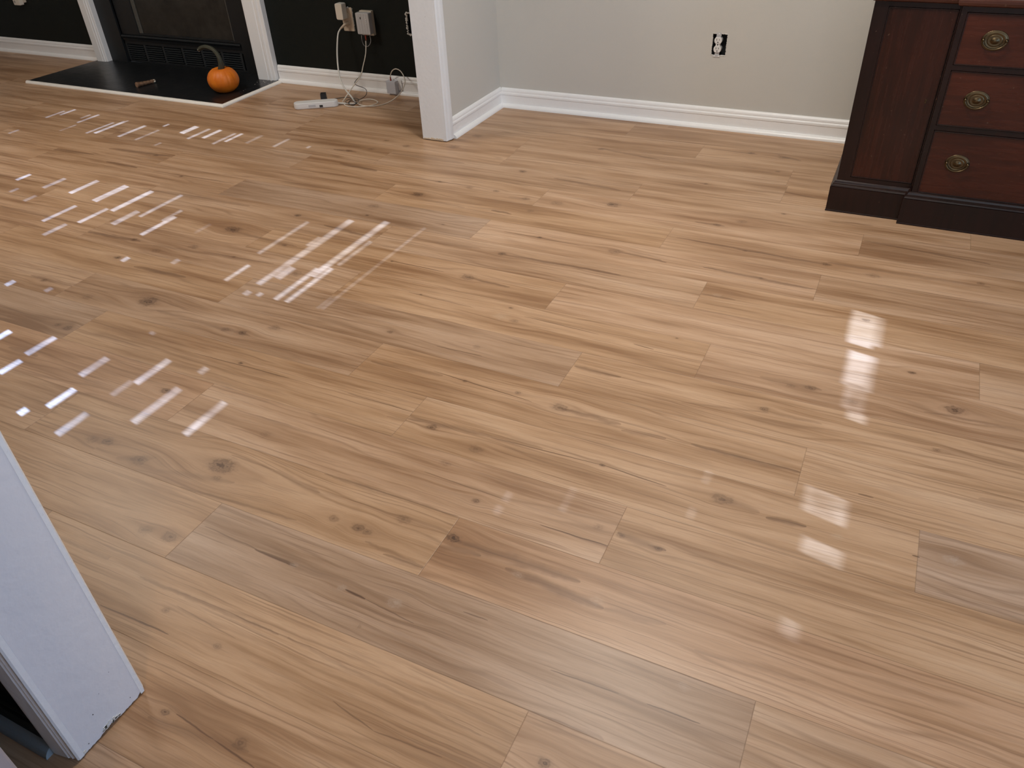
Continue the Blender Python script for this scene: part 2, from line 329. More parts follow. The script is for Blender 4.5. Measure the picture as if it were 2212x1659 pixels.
def floor_mat():
    m, b = newmat('oak_look_vinyl_planks')
    x, y, _ = xyz(pos()); r1, r2, r3 = xyz(attr('pid'))
    kp = xyz(attr('KP'))
    wob = noise(vec(x*7+r1*30, y*26+r2*30, 0), 1, 2)-.5
    v = y + wob*.012
    dark = None; halo = None; pale = None
    kinfo = []
    for i in range(3):
        kx, ky, kr = xyz(attr('K%d' % i)); dx, dy = x-kx, y-ky
        g = X.m('EXPONENT', (-1.)*((dx/(kr*3.6))*(dx/(kr*3.6)) + (dy/(kr*1.9))*(dy/(kr*1.9))))
        v = v - dy*g*.85*X.m('ABSOLUTE', kp[i])
        kinfo.append((dx, dy, kr, kp[i]))
    jag = noise(vec(x*62, y*95, r1*9), 1, 3, .65)-.5
    jag2 = noise(vec(x*190, y*330, r1*9), 1, 2, .6)
    for dx, dy, kr, s in kinfo:
        d = X.m('SQRT', (dx/1.45)*(dx/1.45)+dy*dy)/kr + jag*1.1
        core = sstep(1.05, .1, d)
        rings = X.m('SINE', d*15.)*.5+.5
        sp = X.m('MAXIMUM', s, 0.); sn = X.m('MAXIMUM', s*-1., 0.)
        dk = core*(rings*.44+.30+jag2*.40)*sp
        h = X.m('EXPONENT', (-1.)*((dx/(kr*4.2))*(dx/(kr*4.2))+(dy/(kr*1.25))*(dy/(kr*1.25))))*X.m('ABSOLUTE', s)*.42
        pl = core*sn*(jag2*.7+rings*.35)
        dark = dk if dark is None else X.m('MAXIMUM', dark, dk)
        halo = h if halo is None else X.m('MAXIMUM', halo, h)
        pale = pl if pale is None else X.m('MAXIMUM', pale, pl)
    # grain
    broad = noise(vec(x*1.5+r1*70, v*17+r2*70, r3*10), 1, 3, .55)
    fine = noise(vec(x*4+r2*50, v*120+r1*50, r3*10), 1, 3, .6)
    fibre = noise(vec(x*30, y*520, r1*10), 1, 2, .6)
    patch = noise(vec(x*1.1+r3*40, v*6+r1*40, 3), 1, 2)
    cath = X.m('SINE', (v*230.+noise(vec(x*1.3+r3*60, v*9+r2*60, 1), 1, 2)*34.))*.5+.5
    cath = X.m('POWER', cath, 7.)
    f = (broad*.52+fine*.24+patch*.24-.5)*1.18+.5
    c = ramp(f, [(.36, (.26, .142, .074)), (.43, (.355, .212, .119)), (.50, (.450, .285, .172)), (.57, (.512, .336, .214)), (.66, (.562, .385, .257))])
    c = mix(cath*sstep(.42, .6, noise(vec(x*1.7, v*11+r2*20, 5), 1, 1))*.5, c, (.23, .13, .07))
    c = mix(sstep(.54, .70, fine)*.42, c, (.25, .145, .082))
    lines = noise(vec(x*2.2+r3*33, v*210+r2*33, r1*7), 1, 2, .5)
    c = mix(sstep(.57, .69, lines)*.52, c, (.21, .118, .066))
    c = mix((fibre-.5)*.5+.1, c, (.24, .15, .09))
    # dark heart streaks and cracks
    stk = None; wv = (noise(vec(x*16+r1*9, y*8, r2*9), 1, 3, .6)-.5)
    for i in range(4):
        ax, ay, w = xyz(attr('SA%d' % i)); bx, by, s = xyz(attr('SB%d' % i))
        ex, ey = bx-ax, by-ay; wide = sstep(.004, .009, w); px, py = x-ax, (y+wv*(wide*.012+.0055))-ay
        t = X.m('DIVIDE', px*ex+py*ey, ex*ex+ey*ey, clamp=True)
        qx, qy = px-t*ex, py-t*ey
        d = X.m('SQRT', qx*qx+qy*qy)/w
        tap = X.m('POWER', X.m('MAXIMUM', t*(1.-t)*4., 0.), .45)
        tex = wide*(fine*1.3+lines*.9+broad*.3-.35-1.)+1.          # wide ones show the grain, thin ones are clean cracks
        a = sstep(1.0, .05, d/(tap*.93+.07))*s*tex*(wide*-.18+.92)
        stk = a if stk is None else X.m('MAXIMUM', stk, a)
    c = mix(X.m('MULTIPLY', halo, .9, clamp=True), c, (.27, .150, .080))
    c = mix(X.m('ADD', stk, 0., clamp=True), c, (.135, .072, .040))
    c = mix(X.m('ADD', dark, 0., clamp=True), c, (.085, .045, .026))
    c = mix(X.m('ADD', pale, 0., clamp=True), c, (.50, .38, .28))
    c = mix(1., c, X(attr('tone')), 'MULTIPLY')
    x0, x1, _ = xyz(attr('bndx')); y0, y1, _ = xyz(attr('bndy'))
    e = X.m('MINIMUM', X.m('MINIMUM', x-x0, x1-x), X.m('MINIMUM', y-y0, y1-y))
    seam = sstep(.0012, .0003, e)
    c = mix(seam*.45, c, (.14, .085, .05))
    hs = X.nt.nodes.new('ShaderNodeHueSaturation'); X.nt.links.new(c.s, hs.inputs['Color']); hs.inputs['Saturation'].default_value = 1.03; hs.inputs['Value'].default_value = 1.04
    put(b, 'Base Color', X(hs.outputs[0])); put(b, 'Roughness', .36+fine*.08); put(b, 'Specular IOR Level', .38)
    bump(b, fibre*.25+seam*-1., .0004, .5)
    return m
bm = fb
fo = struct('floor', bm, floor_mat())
for q in names:
    a = fo.data.attributes.new(q, 'FLOAT_VECTOR', 'FACE'); a.data.foreach_set('vector', [c for t in data[q] for c in t])

# ---------------------------------------------------------------- room shell
YB, YL, ZC = 3.785, 3.808, 2.44          # back wall of the beige room, fireplace wall, ceiling
XS, XS2 = -1.935, -2.057                 # the short partition: beige face, dark face
def wall_y(name, x0, x1, y, thick, mat, holes=(), z1=ZC):
    """wall facing -y with rectangular holes (x0, x1, z0, z1)"""
    bm = bmesh.new()
    xs = sorted({x0, x1, *[h[0] for h in holes], *[h[1] for h in holes]}); zs = sorted({0, z1, *[h[2] for h in holes], *[h[3] for h in holes]})
    for i in range(len(xs)-1):
        for j in range(len(zs)-1):
            cx, cz = (xs[i]+xs[i+1])/2, (zs[j]+zs[j+1])/2
            if any(h[0] < cx < h[1] and h[2] < cz < h[3] for h in holes): continue
            box(bm, xs[i], xs[i+1], y, y+thick, zs[j], zs[j+1])
    bmesh.ops.remove_doubles(bm, verts=bm.verts, dist=1e-5)
    dup = {}
    for f in bm.faces: dup.setdefault(tuple(round(c, 4) for c in f.calc_center_median()), []).append(f)
    bmesh.ops.delete(bm, geom=[f for L in dup.values() if len(L) > 1 for f in L], context='FACES')
    return struct(name, bm, mat)
OUT = (-.838, -.772, .330, .421)          # hole of the bare outlet
HOLE = (-2.487, -2.425, .322, .426)       # torn hole by the partition
wall_y('wall_back', XS, 2.6, YB, .12, M['wall'], [OUT])
wall_y('wall_fireplace', -3.45, XS2, YL, .1, M['green'], [HOLE])
wall_y('wall_fireplace_left', -6.35, -5.0, 3.852, .1, M['green'])
wall_y('wall_fireplace_upper', -5.0, -3.45, 3.838, .1, M['green'], [(-5.0, -3.45, 0, 1.3)])
bm = bmesh.new(); box(bm, XS2, XS, 3.1925, YL+.1, 0, ZC)
wside = struct('wall_side', bm, [M['wall'], M['green']])
for p in wside.data.polygons:
    if p.normal.x < -.5: p.material_index = 1
struct('wall_near', B((-3.2, -1.0168, .285, .41, 0, ZC)), M['green'])
struct('wall_side_upper', B((XS2, XS, .41, 3.19, 2.12, ZC)), M['wall'])
struct('ceiling', B((-6.35, 2.65, -2.95, 3.95, ZC, ZC+.08)), M['ceil'])
# right wall with a window, rear wall with a window
struct('wall_right', B((2.55, 2.65, -2.95, -.2, 0, ZC), (2.55, 2.65, 1.4, 3.9, 0, ZC), (2.55, 2.65, -.2, 1.4, 0, .55), (2.55, 2.65, -.2, 1.4, 1.75, ZC)), M['wall'])
struct('wall_rear', B((-6.35, .1, -2.95, -2.85, 0, ZC), (1.7, 2.65, -2.95, -2.85, 0, ZC), (.1, 1.7, -2.95, -2.85, 0, .75), (.1, 1.7, -2.95, -2.85, 2.25, ZC)), M['wall'])
struct('window_2', B((2.53, 2.60, -.26, -.2, .49, 1.81), (2.53, 2.60, 1.4, 1.46, .49, 1.81), (2.53, 2.60, -.2, 1.4, .49, .55), (2.53, 2.60, -.2, 1.4, 1.75, 1.81)), M['trimw'])
struct('window_3', B((.04, .1, -2.88, -2.82, .69, 2.31), (1.7, 1.76, -2.88, -2.82, .69, 2.31), (.1, 1.7, -2.88, -2.82, .69, .75), (.1, 1.7, -2.88, -2.82, 2.25, 2.31)), M['trimw'])
# left wall: a window; an unseen panel is added, gaps cut for floor sun patches
WY0, WY1, WZ0, WZ1 = 1.2, 3.78, .62, 2.42
struct('wall_left', B((XW-.12, XW, -2.95, WY0, 0, ZC), (XW-.12, XW, WY1, 3.95, 0, ZC), (XW-.12, XW, WY0, WY1, 0, WZ0), (XW-.12, XW, WY0, WY1, WZ1, ZC)), M['wall'])
w1 = struct('window_1', B((XW-.06, XW+.015, WY0-.05, WY0, WZ0-.05, WZ1+.01), (XW-.06, XW+.015, WY1, WY1+.01, WZ0-.05, WZ1+.01), (XW-.06, XW+.03, WY0-.05, WY1+.01, WZ0-.05, WZ0)), M['trimw'])
gaps = []                                 # (z0, z1, y0, y1, open share) on the plane of the left wall
def gap_floor(xa, xb, ya, yb, s):
    xm = (xa+xb)/2; t = (xm-XW)/-SUNV.x; sl = SUNV.z/-SUNV.x
    gaps.append(((xa-XW)*sl, (xb-XW)*sl, ya+t*SUNV.y, yb+t*SUNV.y, s))
def gz(ox, oy_, s, rows):
    for x0, y0, x1, y1, w, a in rows:
        p, q = fl(ox+x0/s, oy_+y0/s), fl(ox+x1/s, oy_+y1/s); xm = (p.x+q.x)/2
        gap_floor(xm-w/2000, xm+w/2000, min(p.y, q.y), max(p.y, q.y), a)
gz(0, 200, 2.127, [
    (240, 120, 300, 85, 22, .25), (290, 105, 365, 80, 24, .35), (365, 140, 480, 105, 22, .4), (415, 190, 540, 140, 20, .4), (455, 190, 590, 135, 26, .75), (560, 205, 690, 155, 26, .6), (640, 220, 750, 175, 20, .3), (765, 158, 800, 148, 18, .9),
    (840, 188, 938, 160, 40, 1.), (880, 215, 985, 170, 22, .55), (950, 212, 1038, 175, 26, .9), (1000, 240, 1100, 190, 20, .5), (1050, 228, 1140, 192, 20, .8), (1150, 235, 1230, 200, 22, .25), (1280, 252, 1350, 215, 20, .4), (1430, 258, 1450, 250, 16, .4), (300, 180, 360, 150, 18, .25), (50, 190, 110, 175, 22, .2), (380, 120, 440, 105, 18, .2), (520, 170, 600, 130, 16, .3), (720, 245, 770, 235, 16, .25),
    (90, 405, 165, 380, 26, .55), (210, 440, 330, 400, 28, .25), (335, 465, 480, 410, 30, .55), (440, 500, 620, 435, 40, .6), (372, 600, 530, 540, 24, .55), (520, 545, 740, 460, 30, .75), (540, 610, 660, 550, 34, .4), (640, 570, 885, 480, 22, .5), (675, 660, 830, 575, 24, .8), (750, 590, 880, 550, 20, .45), (190, 590, 400, 530, 24, .5), (220, 660, 330, 610, 26, .22), (580, 780, 625, 765, 24, .5), (810, 790, 860, 775, 24, .25), (40, 890, 105, 875, 26, .4), (230, 920, 270, 905, 24, .15), (120, 500, 200, 480, 26, .15), (60, 460, 110, 445, 24, .12),
    (1210, 745, 1450, 600, 18, .35), (1060, 870, 1180, 800, 18, .75), (1225, 890, 1350, 790, 26, .5), (1350, 800, 1640, 590, 30, .55), (1300, 860, 1380, 810, 34, .6), (1400, 760, 1560, 660, 26, .25), (1300, 960, 1490, 815, 20, .85), (1455, 850, 1820, 600, 28, .9), (1345, 970, 1560, 815, 18, .9), (1580, 800, 1740, 690, 16, .5), (1520, 1005, 1980, 625, 5, .6), (1490, 1000, 1560, 950, 5, .35), (1145, 935, 1190, 922, 26, .5), (1205, 940, 1245, 930, 20, .5), (1440, 710, 1500, 670, 16, .5),
    (0, 1145, 80, 1105, 28, .75), (145, 1210, 290, 1135, 26, .5), (30, 1300, 125, 1240, 26, .55), (400, 1310, 530, 1230, 28, .35), (650, 1345, 820, 1240, 26, .6), (540, 1400, 650, 1340, 22, .15), (250, 1455, 380, 1375, 26, 1.), (120, 1490, 160, 1465, 28, .6), (285, 1580, 450, 1490, 26, .32), (650, 1530, 860, 1370, 28, .5), (885, 1585, 1075, 1435, 24, .5), (720, 1118, 745, 1110, 22, .3), (950, 1300, 990, 1275, 24, .25), (915, 650, 1000, 610, 18, .12)])
for (ua, va, ub, vb), w, a in (((1884, 752, 1890, 680), 66, 1.), ((1890, 745, 1898, 683), 92, .5), ((1876, 836, 1882, 768), 50, 1.), ((1878, 845, 1886, 768), 74, .5), ((1870, 895, 1874, 842), 52, .34), ((1877, 918, 1878, 898), 44, .55), ((1812, 1130, 1815, 1072), 92, .42), ((1808, 1222, 1806, 1182), 82, .36), ((1738, 1392, 1742, 1350), 34, .2), ((1118, 1092, 1124, 1070), 10, .2), ((1245, 1115, 1262, 1060), 9, .2), ((1517, 1130, 1527, 1105), 6, .4), ((1551, 1052, 1559, 1025), 7, .4), ((1098, 1120, 1105, 1100), 12, .15)):
    p, q = fl(ua, va), fl(ub, vb); xm = (p.x+q.x)/2
    gap_floor(xm-w/2000, xm+w/2000, min(p.y, q.y), max(p.y, q.y), a)
gaps = [g for g in gaps if g[1] < WZ1 and g[0] > WZ0 and g[2] > WY0 and g[3] < WY1]
def sun_mask():  # added panel that shapes the sunlight, gaps traced back from the floor patches
    bm = bmesh.new(); lay = bm.faces.layers.float.new('open')
    zs = sorted({WZ0, WZ1, *[round(g[0], 5) for g in gaps], *[round(g[1], 5) for g in gaps]})
    for i in range(len(zs)-1):
        zm = (zs[i]+zs[i+1])/2
        act = [g for g in gaps if g[0] < zm < g[1]]
        ys = sorted({WY0, WY1, *[g[2] for g in act], *[g[3] for g in act]})
        j = 0
        while j < len(ys)-1:
            o = max([g[4] for g in act if g[2] < (ys[j]+ys[j+1])/2 < g[3]], default=0)
            k = j+1
            while o == 0 and k < len(ys)-1 and not any(g[2] < (ys[k]+ys[k+1])/2 < g[3] for g in act): k += 1
            f = bm.faces.new([bm.verts.new((XW-.03, y, z)) for y, z in ((ys[j], zs[i]), (ys[k], zs[i]), (ys[k], zs[i+1]), (ys[j], zs[i+1]))]); f[lay] = o
            j = k
    m, b = newmat('sun_mask_with_gaps'); nt = m.node_tree
    put(b, 'Base Color', (.62, .60, .56)); put(b, 'Roughness', .7)
    a = nt.nodes.new('ShaderNodeAttribute'); a.attribute_name = 'open'
    _, y, z = xyz(pos())
    n = noise(vec(y*9, z*60, 0), 1, 3, .6)
    o_ = X(a.outputs['Fac'])
    op = X.m('MULTIPLY', o_, (n-.45)*(1.-o_)*5.+1., clamp=True)
    tr = nt.nodes.new('ShaderNodeBsdfTransparent'); mx = nt.nodes.new('ShaderNodeMixShader')
    nt.links.new(op.s, mx.inputs[0]); nt.links.new(b.outputs[0], mx.inputs[1]); nt.links.new(tr.outputs[0], mx.inputs[2])
    nt.links.new(mx.outputs[0], nt.nodes['Material Output'].inputs[0])
    return link('sun_mask', bm, m, w1)
sun_mask()

# ---------------------------------------------------------------- baseboards and casings
QR = [(.0125+.019*math.cos(a), .019*math.sin(a)) for a in [i*PI/2/6 for i in range(7)]]
BASE = [(-.004, 0), (.0125, 0)] + [] + [(d, z) for d, z in QR] + [(.0125, .020), (.0125, .060), (.0148, .0625), (.0148, .070), (.0135, .0735), (.0112, .077), (.0112, .083), (.0095, .089), (.006, .0945), (.003, .0965), (-.004, .0965)]
BASE = [(-.004, 0)] + BASE[2:]
def base(name, a, b, out, mat=None):
    bm = bmesh.new(); extrude(bm, BASE, a, b, out)
    return struct(name, bm, mat or M['trimw'])
base('baseboard_back', (XS+.0125, YB), (2.55, YB), (0, -1))
bm = bmesh.new(); extrude(bm, BASE, (XS, 3.238), (XS, YB), (1, 0)); struct('baseboard_side', bm, M['trimw'])
base('baseboard_fireplace', (-3.442, YL), (XS2, YL), (0, -1))
base('baseboard_fireplace_left', (XW, 3.852), (-5.02, 3.852), (0, -1))
M['tealqr'] = paint('teal_grey_moulding_paint', (.27, .31, .33), .4, .05, 20)
bm = bmesh.new(); extrude(bm, [(-.004, 0), (.0125, 0)] + BASE[8:], (-3.0, .285), (-1.0555, .285), (0, -1))
bn = struct('baseboard_near', bm, M['green'])
bm = bmesh.new(); extrude(bm, [(.0126, 0)] + QR + [(.0126, .019)], (-3.0, .285), (-1.0555, .285), (0, -1)); link('quarter_round', bm, M['tealqr'], bn)
# far end of the partition: jamb board and moulded casing
bm = bmesh.new()
rr = random.Random(4); n = 26
def plate(bm, pts_bot, top, off):        # board: bottom outline points, extruded by off, up to z=top
    A = [bm.verts.new(p) for p in pts_bot]; T = [bm.verts.new((p[0], p[1], top)) for p in pts_bot]
    A2 = [bm.verts.new(Vector(p)+Vector(off)) for p in pts_bot]; T2 = [bm.verts.new((p[0]+off[0], p[1]+off[1], top)) for p in pts_bot]
    for i in range(len(A)-1):
        bm.faces.new((A[i], A[i+1], T[i+1], T[i])); bm.faces.new((A2[i], T2[i], T2[i+1], A2[i+1])); bm.faces.new((A[i], A2[i], A2[i+1], A[i+1])); bm.faces.new((T[i], T[i+1], T2[i+1], T2[i]))
    bm.faces.new((A[0], T[0], T2[0], A2[0])); bm.faces.new((A[-1], A2[-1], T2[-1], T[-1]))
plate(bm, [(XS2+(XS-XS2)*i/n, 3.178, .0045+.0012*rr.random()) for i in range(n+1)], 2.12, (0, .014, 0))
t1 = struct('trim_1', bm, M['trimold'])
bm = bmesh.new()
CAS = [(XS, 3.1785), (XS+.0095, 3.1785), (XS+.0115, 3.181), (XS+.010, 3.184), (XS+.0125, 3.187), (XS+.0135, 3.192), (XS+.0150, 3.200), (XS+.0175, 3.204), (XS+.0195, 3.210), (XS+.0205, 3.228), (XS+.019, 3.234), (XS+.012, 3.235), (XS, 3.235)]
sweep_z(bm, CAS, .005, 2.16); link('casing', bm, M['trimold'], t1)
bm = bmesh.new()
for i in range(14):
    x = XS2+.006+.108*i/14; h = .004+.006*rr.random()*(1 if i > 1 else .4)
    box(bm, x, x+.0079, 3.1768, 3.1785, .0046, .0046+h)
link('worn_edge', bm, M['beigeworn'], t1)
# near post: jamb face toward the room, moulded casing round its near edge
bm = bmesh.new(); rr = random.Random(9); n = 40
bot = []
for i in range(n+1):
    f = i/n; y = .286+(.4125-.286)*f
    z = .003+.0015*rr.random()
    if .28 < f < .62: z += .0035*math.sin((f-.28)/.34*PI)+.0015*rr.random()
    if f > .93: z += (f-.93)*.10
    bot.append((-1.0005, y, z))
plate(bm, bot, 2.16, (-.016, 0, 0))
t2 = struct('trim_2', bm, M['post'], bevel=.0015)
bm = bmesh.new()
CN = [(-1.0, .2865), (-1.0, .2775), (-1.0025, .2745), (-1.0065, .2745), (-1.0085, .2765), (-1.0105, .2750), (-1.0135, .2725), (-1.0175, .2735), (-1.021, .2705), (-1.0255, .2700), (-1.048, .2665), (-1.053, .2665), (-1.0555, .269), (-1.0555, .2865)]
sweep_z(bm, CN, .004, 2.16); link('casing', bm, M['trimold'], t2)
bm = bmesh.new(); sweep_z(bm, [(-1.0, .411), (-1.0, .418), (-1.012, .425), (-1.05, .43), (-1.055, .411)], .004, 2.16); link('casing', bm, M['trimold'], t2)
bm = bmesh.new()
for y, z, r in ((.3290, .062, .0011), (.392, .020, .0008), (.3005, .0165, .001), (.383, .11, .0006), (.353, .089, .0006)):
    lathe = [(r, 0.), (r*.5, .0002), (0, .0003)]
    prev = None
    for rad, o in lathe:
        ring = [bm.verts.new((-1.0004+o, y+rad*math.cos(k*PI/5), z+rad*1.3*math.sin(k*PI/5))) for k in range(10)] if rad else [bm.verts.new((-1.0004+o, y, z))]
        if prev:
            for k in range(10):
                if len(ring) > 1: bm.faces.new((prev[k], prev[(k+1) % 10], ring[(k+1) % 10], ring[k]))
                else: bm.faces.new((prev[k], prev[(k+1) % 10], ring[0]))
        prev = ring
link('nail_hole', bm, M['slot'], t2)
bm = bmesh.new()
for i in range(26):
    f = .30+.3*rr.random(); y = .286+.1265*f; z = .008+.010*rr.random()*math.sin((f-.28)/.34*PI)
    s = .003+.004*rr.random(); box(bm, -1.0008, -.9993, y, y+s, z, z+s*.5)
box(bm, -1.0006, -.9992, .2865, .2915, .006, .0125)
link('chipped_paint', bm, M['plaster'], t2)
# tall smooth panel standing in the lower left corner, close to the near wall
e = oy(21, 1636, .165)
cb = empty('tall_cabinet', (e.x-.3, -.1, 0), 'mauve grey smooth cabinet side cropped at the lower left corner of the photo', 'cabinet')
link('body', B((e.x-.62, e.x, -.4, .165, .05, 1.7)), M['grey'], cb, bevel=.004)
link('plinth', B((e.x-.6, e.x-.02, -.38, .145, 0, .05)), M['blk'], cb)

# ---------------------------------------------------------------- fireplace and hearth
fp = empty('fireplace', (-4.23, 3.84, 0), 'black fireplace with louvred vents between two white pilasters', 'fireplace')
HZ = .012
SY = 3.838                                 # front of the black surround
link('surround', B((-4.93, -4.770, SY, SY+.05, HZ, 1.15), (-3.730, -3.56, SY, SY+.05, HZ, 1.15), (-4.770, -3.730, SY, SY+.05, .95, 1.15)), M['black'], fp)
IX0, IX1, IY = -4.772, -3.728, 3.852
link('firebox', B((IX0, IX0+.01, IY, IY+.36, .012, .95), (IX1-.01, IX1, IY, IY+.36, .012, .95), (IX0, IX1, IY+.35, IY+.36, .012, .95), (IX0, IX1, IY+.02, IY+.36, .012, .02), (IX0, IX1, IY, IY+.36, .94, .95)), M['blackd'], fp)
link('door_frame', B((IX0, -4.605, IY, IY+.02, .185, .95), (-3.790, IX1, IY, IY+.02, .185, .95), (-4.605, -3.790, IY+.002, IY+.02, .185, .197), (-4.605, -3.790, IY, IY+.02, .86, .95)), M['black'], fp, bevel=.002)
def glass_mat():
    m, b = newmat('sooty_fireplace_glass'); p = X(pos())
    n = noise(p, 5, 5, .65); n2 = noise(p, 22, 4, .7)
    c = mix(sstep(.35, .7, n*.6+n2*.4), (.011, .0105, .009), (.034, .031, .026))
    put(b, 'Base Color', c); put(b, 'Roughness', .32); return m
link('glass', B((-4.575, -3.802, IY+.012, IY+.018, .197, .86)), glass_mat(), fp)
M['gasket'] = paint('pale_rope_gasket', (.085, .08, .068), .8, .3, 90, .001, 200)
link('gasket', B((-4.605, -4.575, IY+.006, IY+.018, .197, .86)), M['gasket'], fp, bevel=.002)
link('gasket', B((-3.802, -3.790, IY+.006, IY+.018, .197, .86)), M['gasket'], fp, bevel=.002)
bm = bmesh.new(); extrude(bm, [(0, .150), (.006, .150), (.010, .166), (.016, .172), (.018, .178), (.014, .184), (0, .185)], (-4.76, IY), (-3.738, IY), (0, -1))
link('ledge', bm, M['black'], fp)
link('vent_frame', B((IX0, IX1, IY, IY+.012, .126, .150), (IX0, IX1, IY, IY+.012, .012, .027), (IX0, IX1, IY+.06, IY+.065, .012, .150)), M['black'], fp, bevel=.0015)
gx0, gx1, ng = -4.756, -3.752, 6
pitch = (gx1-gx0)/ng; post = .026
for g in range(ng):
    a = gx0+g*pitch+post/2-.006; b = a+pitch-post
    bm = bmesh.new()
    box(bm, a-.016, a, IY, IY+.014, .026, .127)
    if g == ng-1: box(bm, b, b+.016, IY, IY+.014, .026, .127)
    for s in range(7):
        z = .033+s*.0134
        extrude(bm, [(-.016, z+.0095), (-.014, z+.0105), (.001, z+.0022), (.001, z), (-.002, z)], (a-.001, IY), (b+.001, IY), (0, -1))
    link('vent_grille', bm, M['vent'], fp)
# pilasters
def pilaster(x0, x1, yf, yb):
    bm = bmesh.new()
    w = x1-x0
    pr = [(x0, yb), (x0, yf+.004), (x0+.006, yf), (x0+w*.60, yf), (x0+w*.62, yf+.004), (x0+w*.68, yf+.004), (x0+w*.70, yf), (x0+w*.80, yf), (x0+w*.82, yf+.006), (x1-.004, yf+.006), (x1, yf+.010), (x1, yb)]
    sweep_z(bm, pr, HZ, 1.25); return bm
link('pilaster', pilaster(-5.018, -4.922, 3.792, 3.86), M['trimw'], fp)
link('pilaster', pilaster(-3.583, -3.449, 3.764, 3.845), M['trimw'], fp)
link('mantel', B((-5.1, -3.37, 3.70, 3.86, 1.25, 1.36), (-5.14, -3.33, 3.66, 3.86, 1.36, 1.39)), M['trimw'], fp, bevel=.006)
he = empty('hearth', (-4.23, 3.55, 0), 'low black painted hearth slab with a white rounded edge strip on the wood floor', 'hearth')
bm = bmesh.new()
A = [(-5.06, 3.283), (-3.432, 3.283), (-3.432, 3.80), (-3.45, 3.852), (-5.03, 3.852)]
vb = [bm.verts.new((x, y, 0)) for x, y in A]; vt = [bm.verts.new((x, y, HZ)) for x, y in A]
for i in range(5): bm.faces.new((vb[i], vb[(i+1) % 5], vt[(i+1) % 5], vt[i]))
bm.faces.new(vt); bm.faces.new(vb[::-1])
link('slab', bm, M['slate'], he)
EDGE = [(0, 0), (.022, 0), (.0225, .004), (.020, .009), (.014, .0125), (.006, .0138), (0, .0135)]
bm = bmesh.new()
def edge_run(bm, a, b, out, ma, mb):      # mitred strip
    a, b, out = Vector(a), Vector(b), Vector(out); t = (b-a).normalized()
    P = [bm.verts.new((a.x+out.x*d+t.x*d*ma, a.y+out.y*d+t.y*d*ma, z)) for d, z in EDGE]
    Q = [bm.verts.new((b.x+out.x*d+t.x*d*mb, b.y+out.y*d+t.y*d*mb, z)) for d, z in EDGE]
    for i in range(len(EDGE)): bm.faces.new((P[i], P[(i+1) % 7], Q[(i+1) % 7], Q[i]))
    bm.faces.new(P); bm.faces.new(Q[::-1])
edge_run(bm, (-5.068, 3.283), (-3.432, 3.283), (0, -1), .5, 1)
link('edge_strip', bm, M['cream'], he)
bm = bmesh.new(); edge_run(bm, (-3.432, 3.283), (-3.432, 3.775), (1, 0), -1, 0); link('edge_strip', bm, M['cream'], he)
bm = bmesh.new(); rr = random.Random(3)
for i in range(34):
    u, v = (rr.uniform(565, 596), rr.uniform(173, 184)) if i < 22 else (rr.uniform(540, 560), rr.uniform(176, 184)) if i < 24 else (rr.uniform(470, 590), rr.uniform(176, 200))
    p = fl(u, v, HZ)
    if p.x > -3.44 or p.y > 3.76 or p.y < 3.3: continue
    s = rr.uniform(.0015, .006 if i < 24 else .003); a0 = rr.uniform(0, 6)
    k = [bm.verts.new((p.x+s*rr.uniform(.5, 1)*math.cos(a0+j*PI/3), p.y+s*.6*rr.uniform(.5, 1)*math.sin(a0+j*PI/3), HZ+.0003)) for j in range(6)]
    kt = [bm.verts.new(q.co+Vector((0, 0, .0006))) for q in k]
    bm.faces.new(kt); bm.faces.new(k[::-1])
    for j in range(6): bm.faces.new((k[j], k[(j+1) % 6], kt[(j+1) % 6], kt[j]))
link('paint_flecks', bm, M['plaster'], he)['kind'] = 'stuff'

# pumpkin
pc = fl(487, 202.5, HZ)
PR = .089; pc = Vector((pc.x-.035, pc.y+.045, HZ))
pk = empty('pumpkin', pc, 'small round orange pumpkin with a long curved dark green stem on the black hearth', 'pumpkin')
def pumpkin_mat():
    m, b = newmat('orange_pumpkin_skin'); p = X(pos())
    n = noise(p, 12, 4, .6); n2 = noise(p, 70, 2)
    c = mix(sstep(.3, .7, n), (.62, .140, .005), (.74, .20, .008)); c = mix(sstep(.66, .72, n2)*.35, c, (.78, .27, .03))
    put(b, 'Base Color', c); put(b, 'Roughness', .52); bump(b, n2, .0006); return m
bm = bmesh.new(); NS, NT = 96, 28
rr = random.Random(12); ribs = [rr.uniform(-.12, .12) for _ in range(14)]
rings = []
for i in range(NT+1):
    th = PI*i/NT; ring = []
    for j in range(NS):
        ph = 2*PI*j/NS
        rb = 14*ph/(2*PI); fr = rb-math.floor(rb)
        groove = math.exp(-((min(fr, 1-fr))/.10)**2)*(.032+.01*ribs[int(rb) % 14])
        r = PR*(math.sin(th)**.86)*(1-groove*math.sin(th)**.5)
        z = PR*.80*math.cos(th)
        if th < .55: z -= .020*(1-th/.55)**2
        if th > PI-.5: z += .016*(1-(PI-th)/.5)**2
        ring.append((r*math.cos(ph), r*math.sin(ph), z))
    rings.append(ring)
zmin = min(p[2] for r in rings for p in r)
vr = [[bm.verts.new((pc.x+p[0], pc.y+p[1], pc.z+p[2]-zmin)) for p in r] for r in rings]
for i in range(NT):
    for j in range(NS):
        q = [vr[i][j], vr[i][(j+1) % NS], vr[i+1][(j+1) % NS], vr[i+1][j]]
        bm.faces.new(q)
bmesh.ops.remove_doubles(bm, verts=bm.verts, dist=1e-5)
link('body', bm, pumpkin_mat(), pk, smooth=True)
M['stem'] = paint('dark_green_stem', (.040, .040, .024), .6, .3, 60, .002, 90, wear=(40, (.075, .072, .045)))
M['cut'] = paint('pale_cut_stem', (.62, .58, .48), .7, .1, 60, .0006, 120)
py = pc.y
zt = PR*.80-zmin-.026+HZ
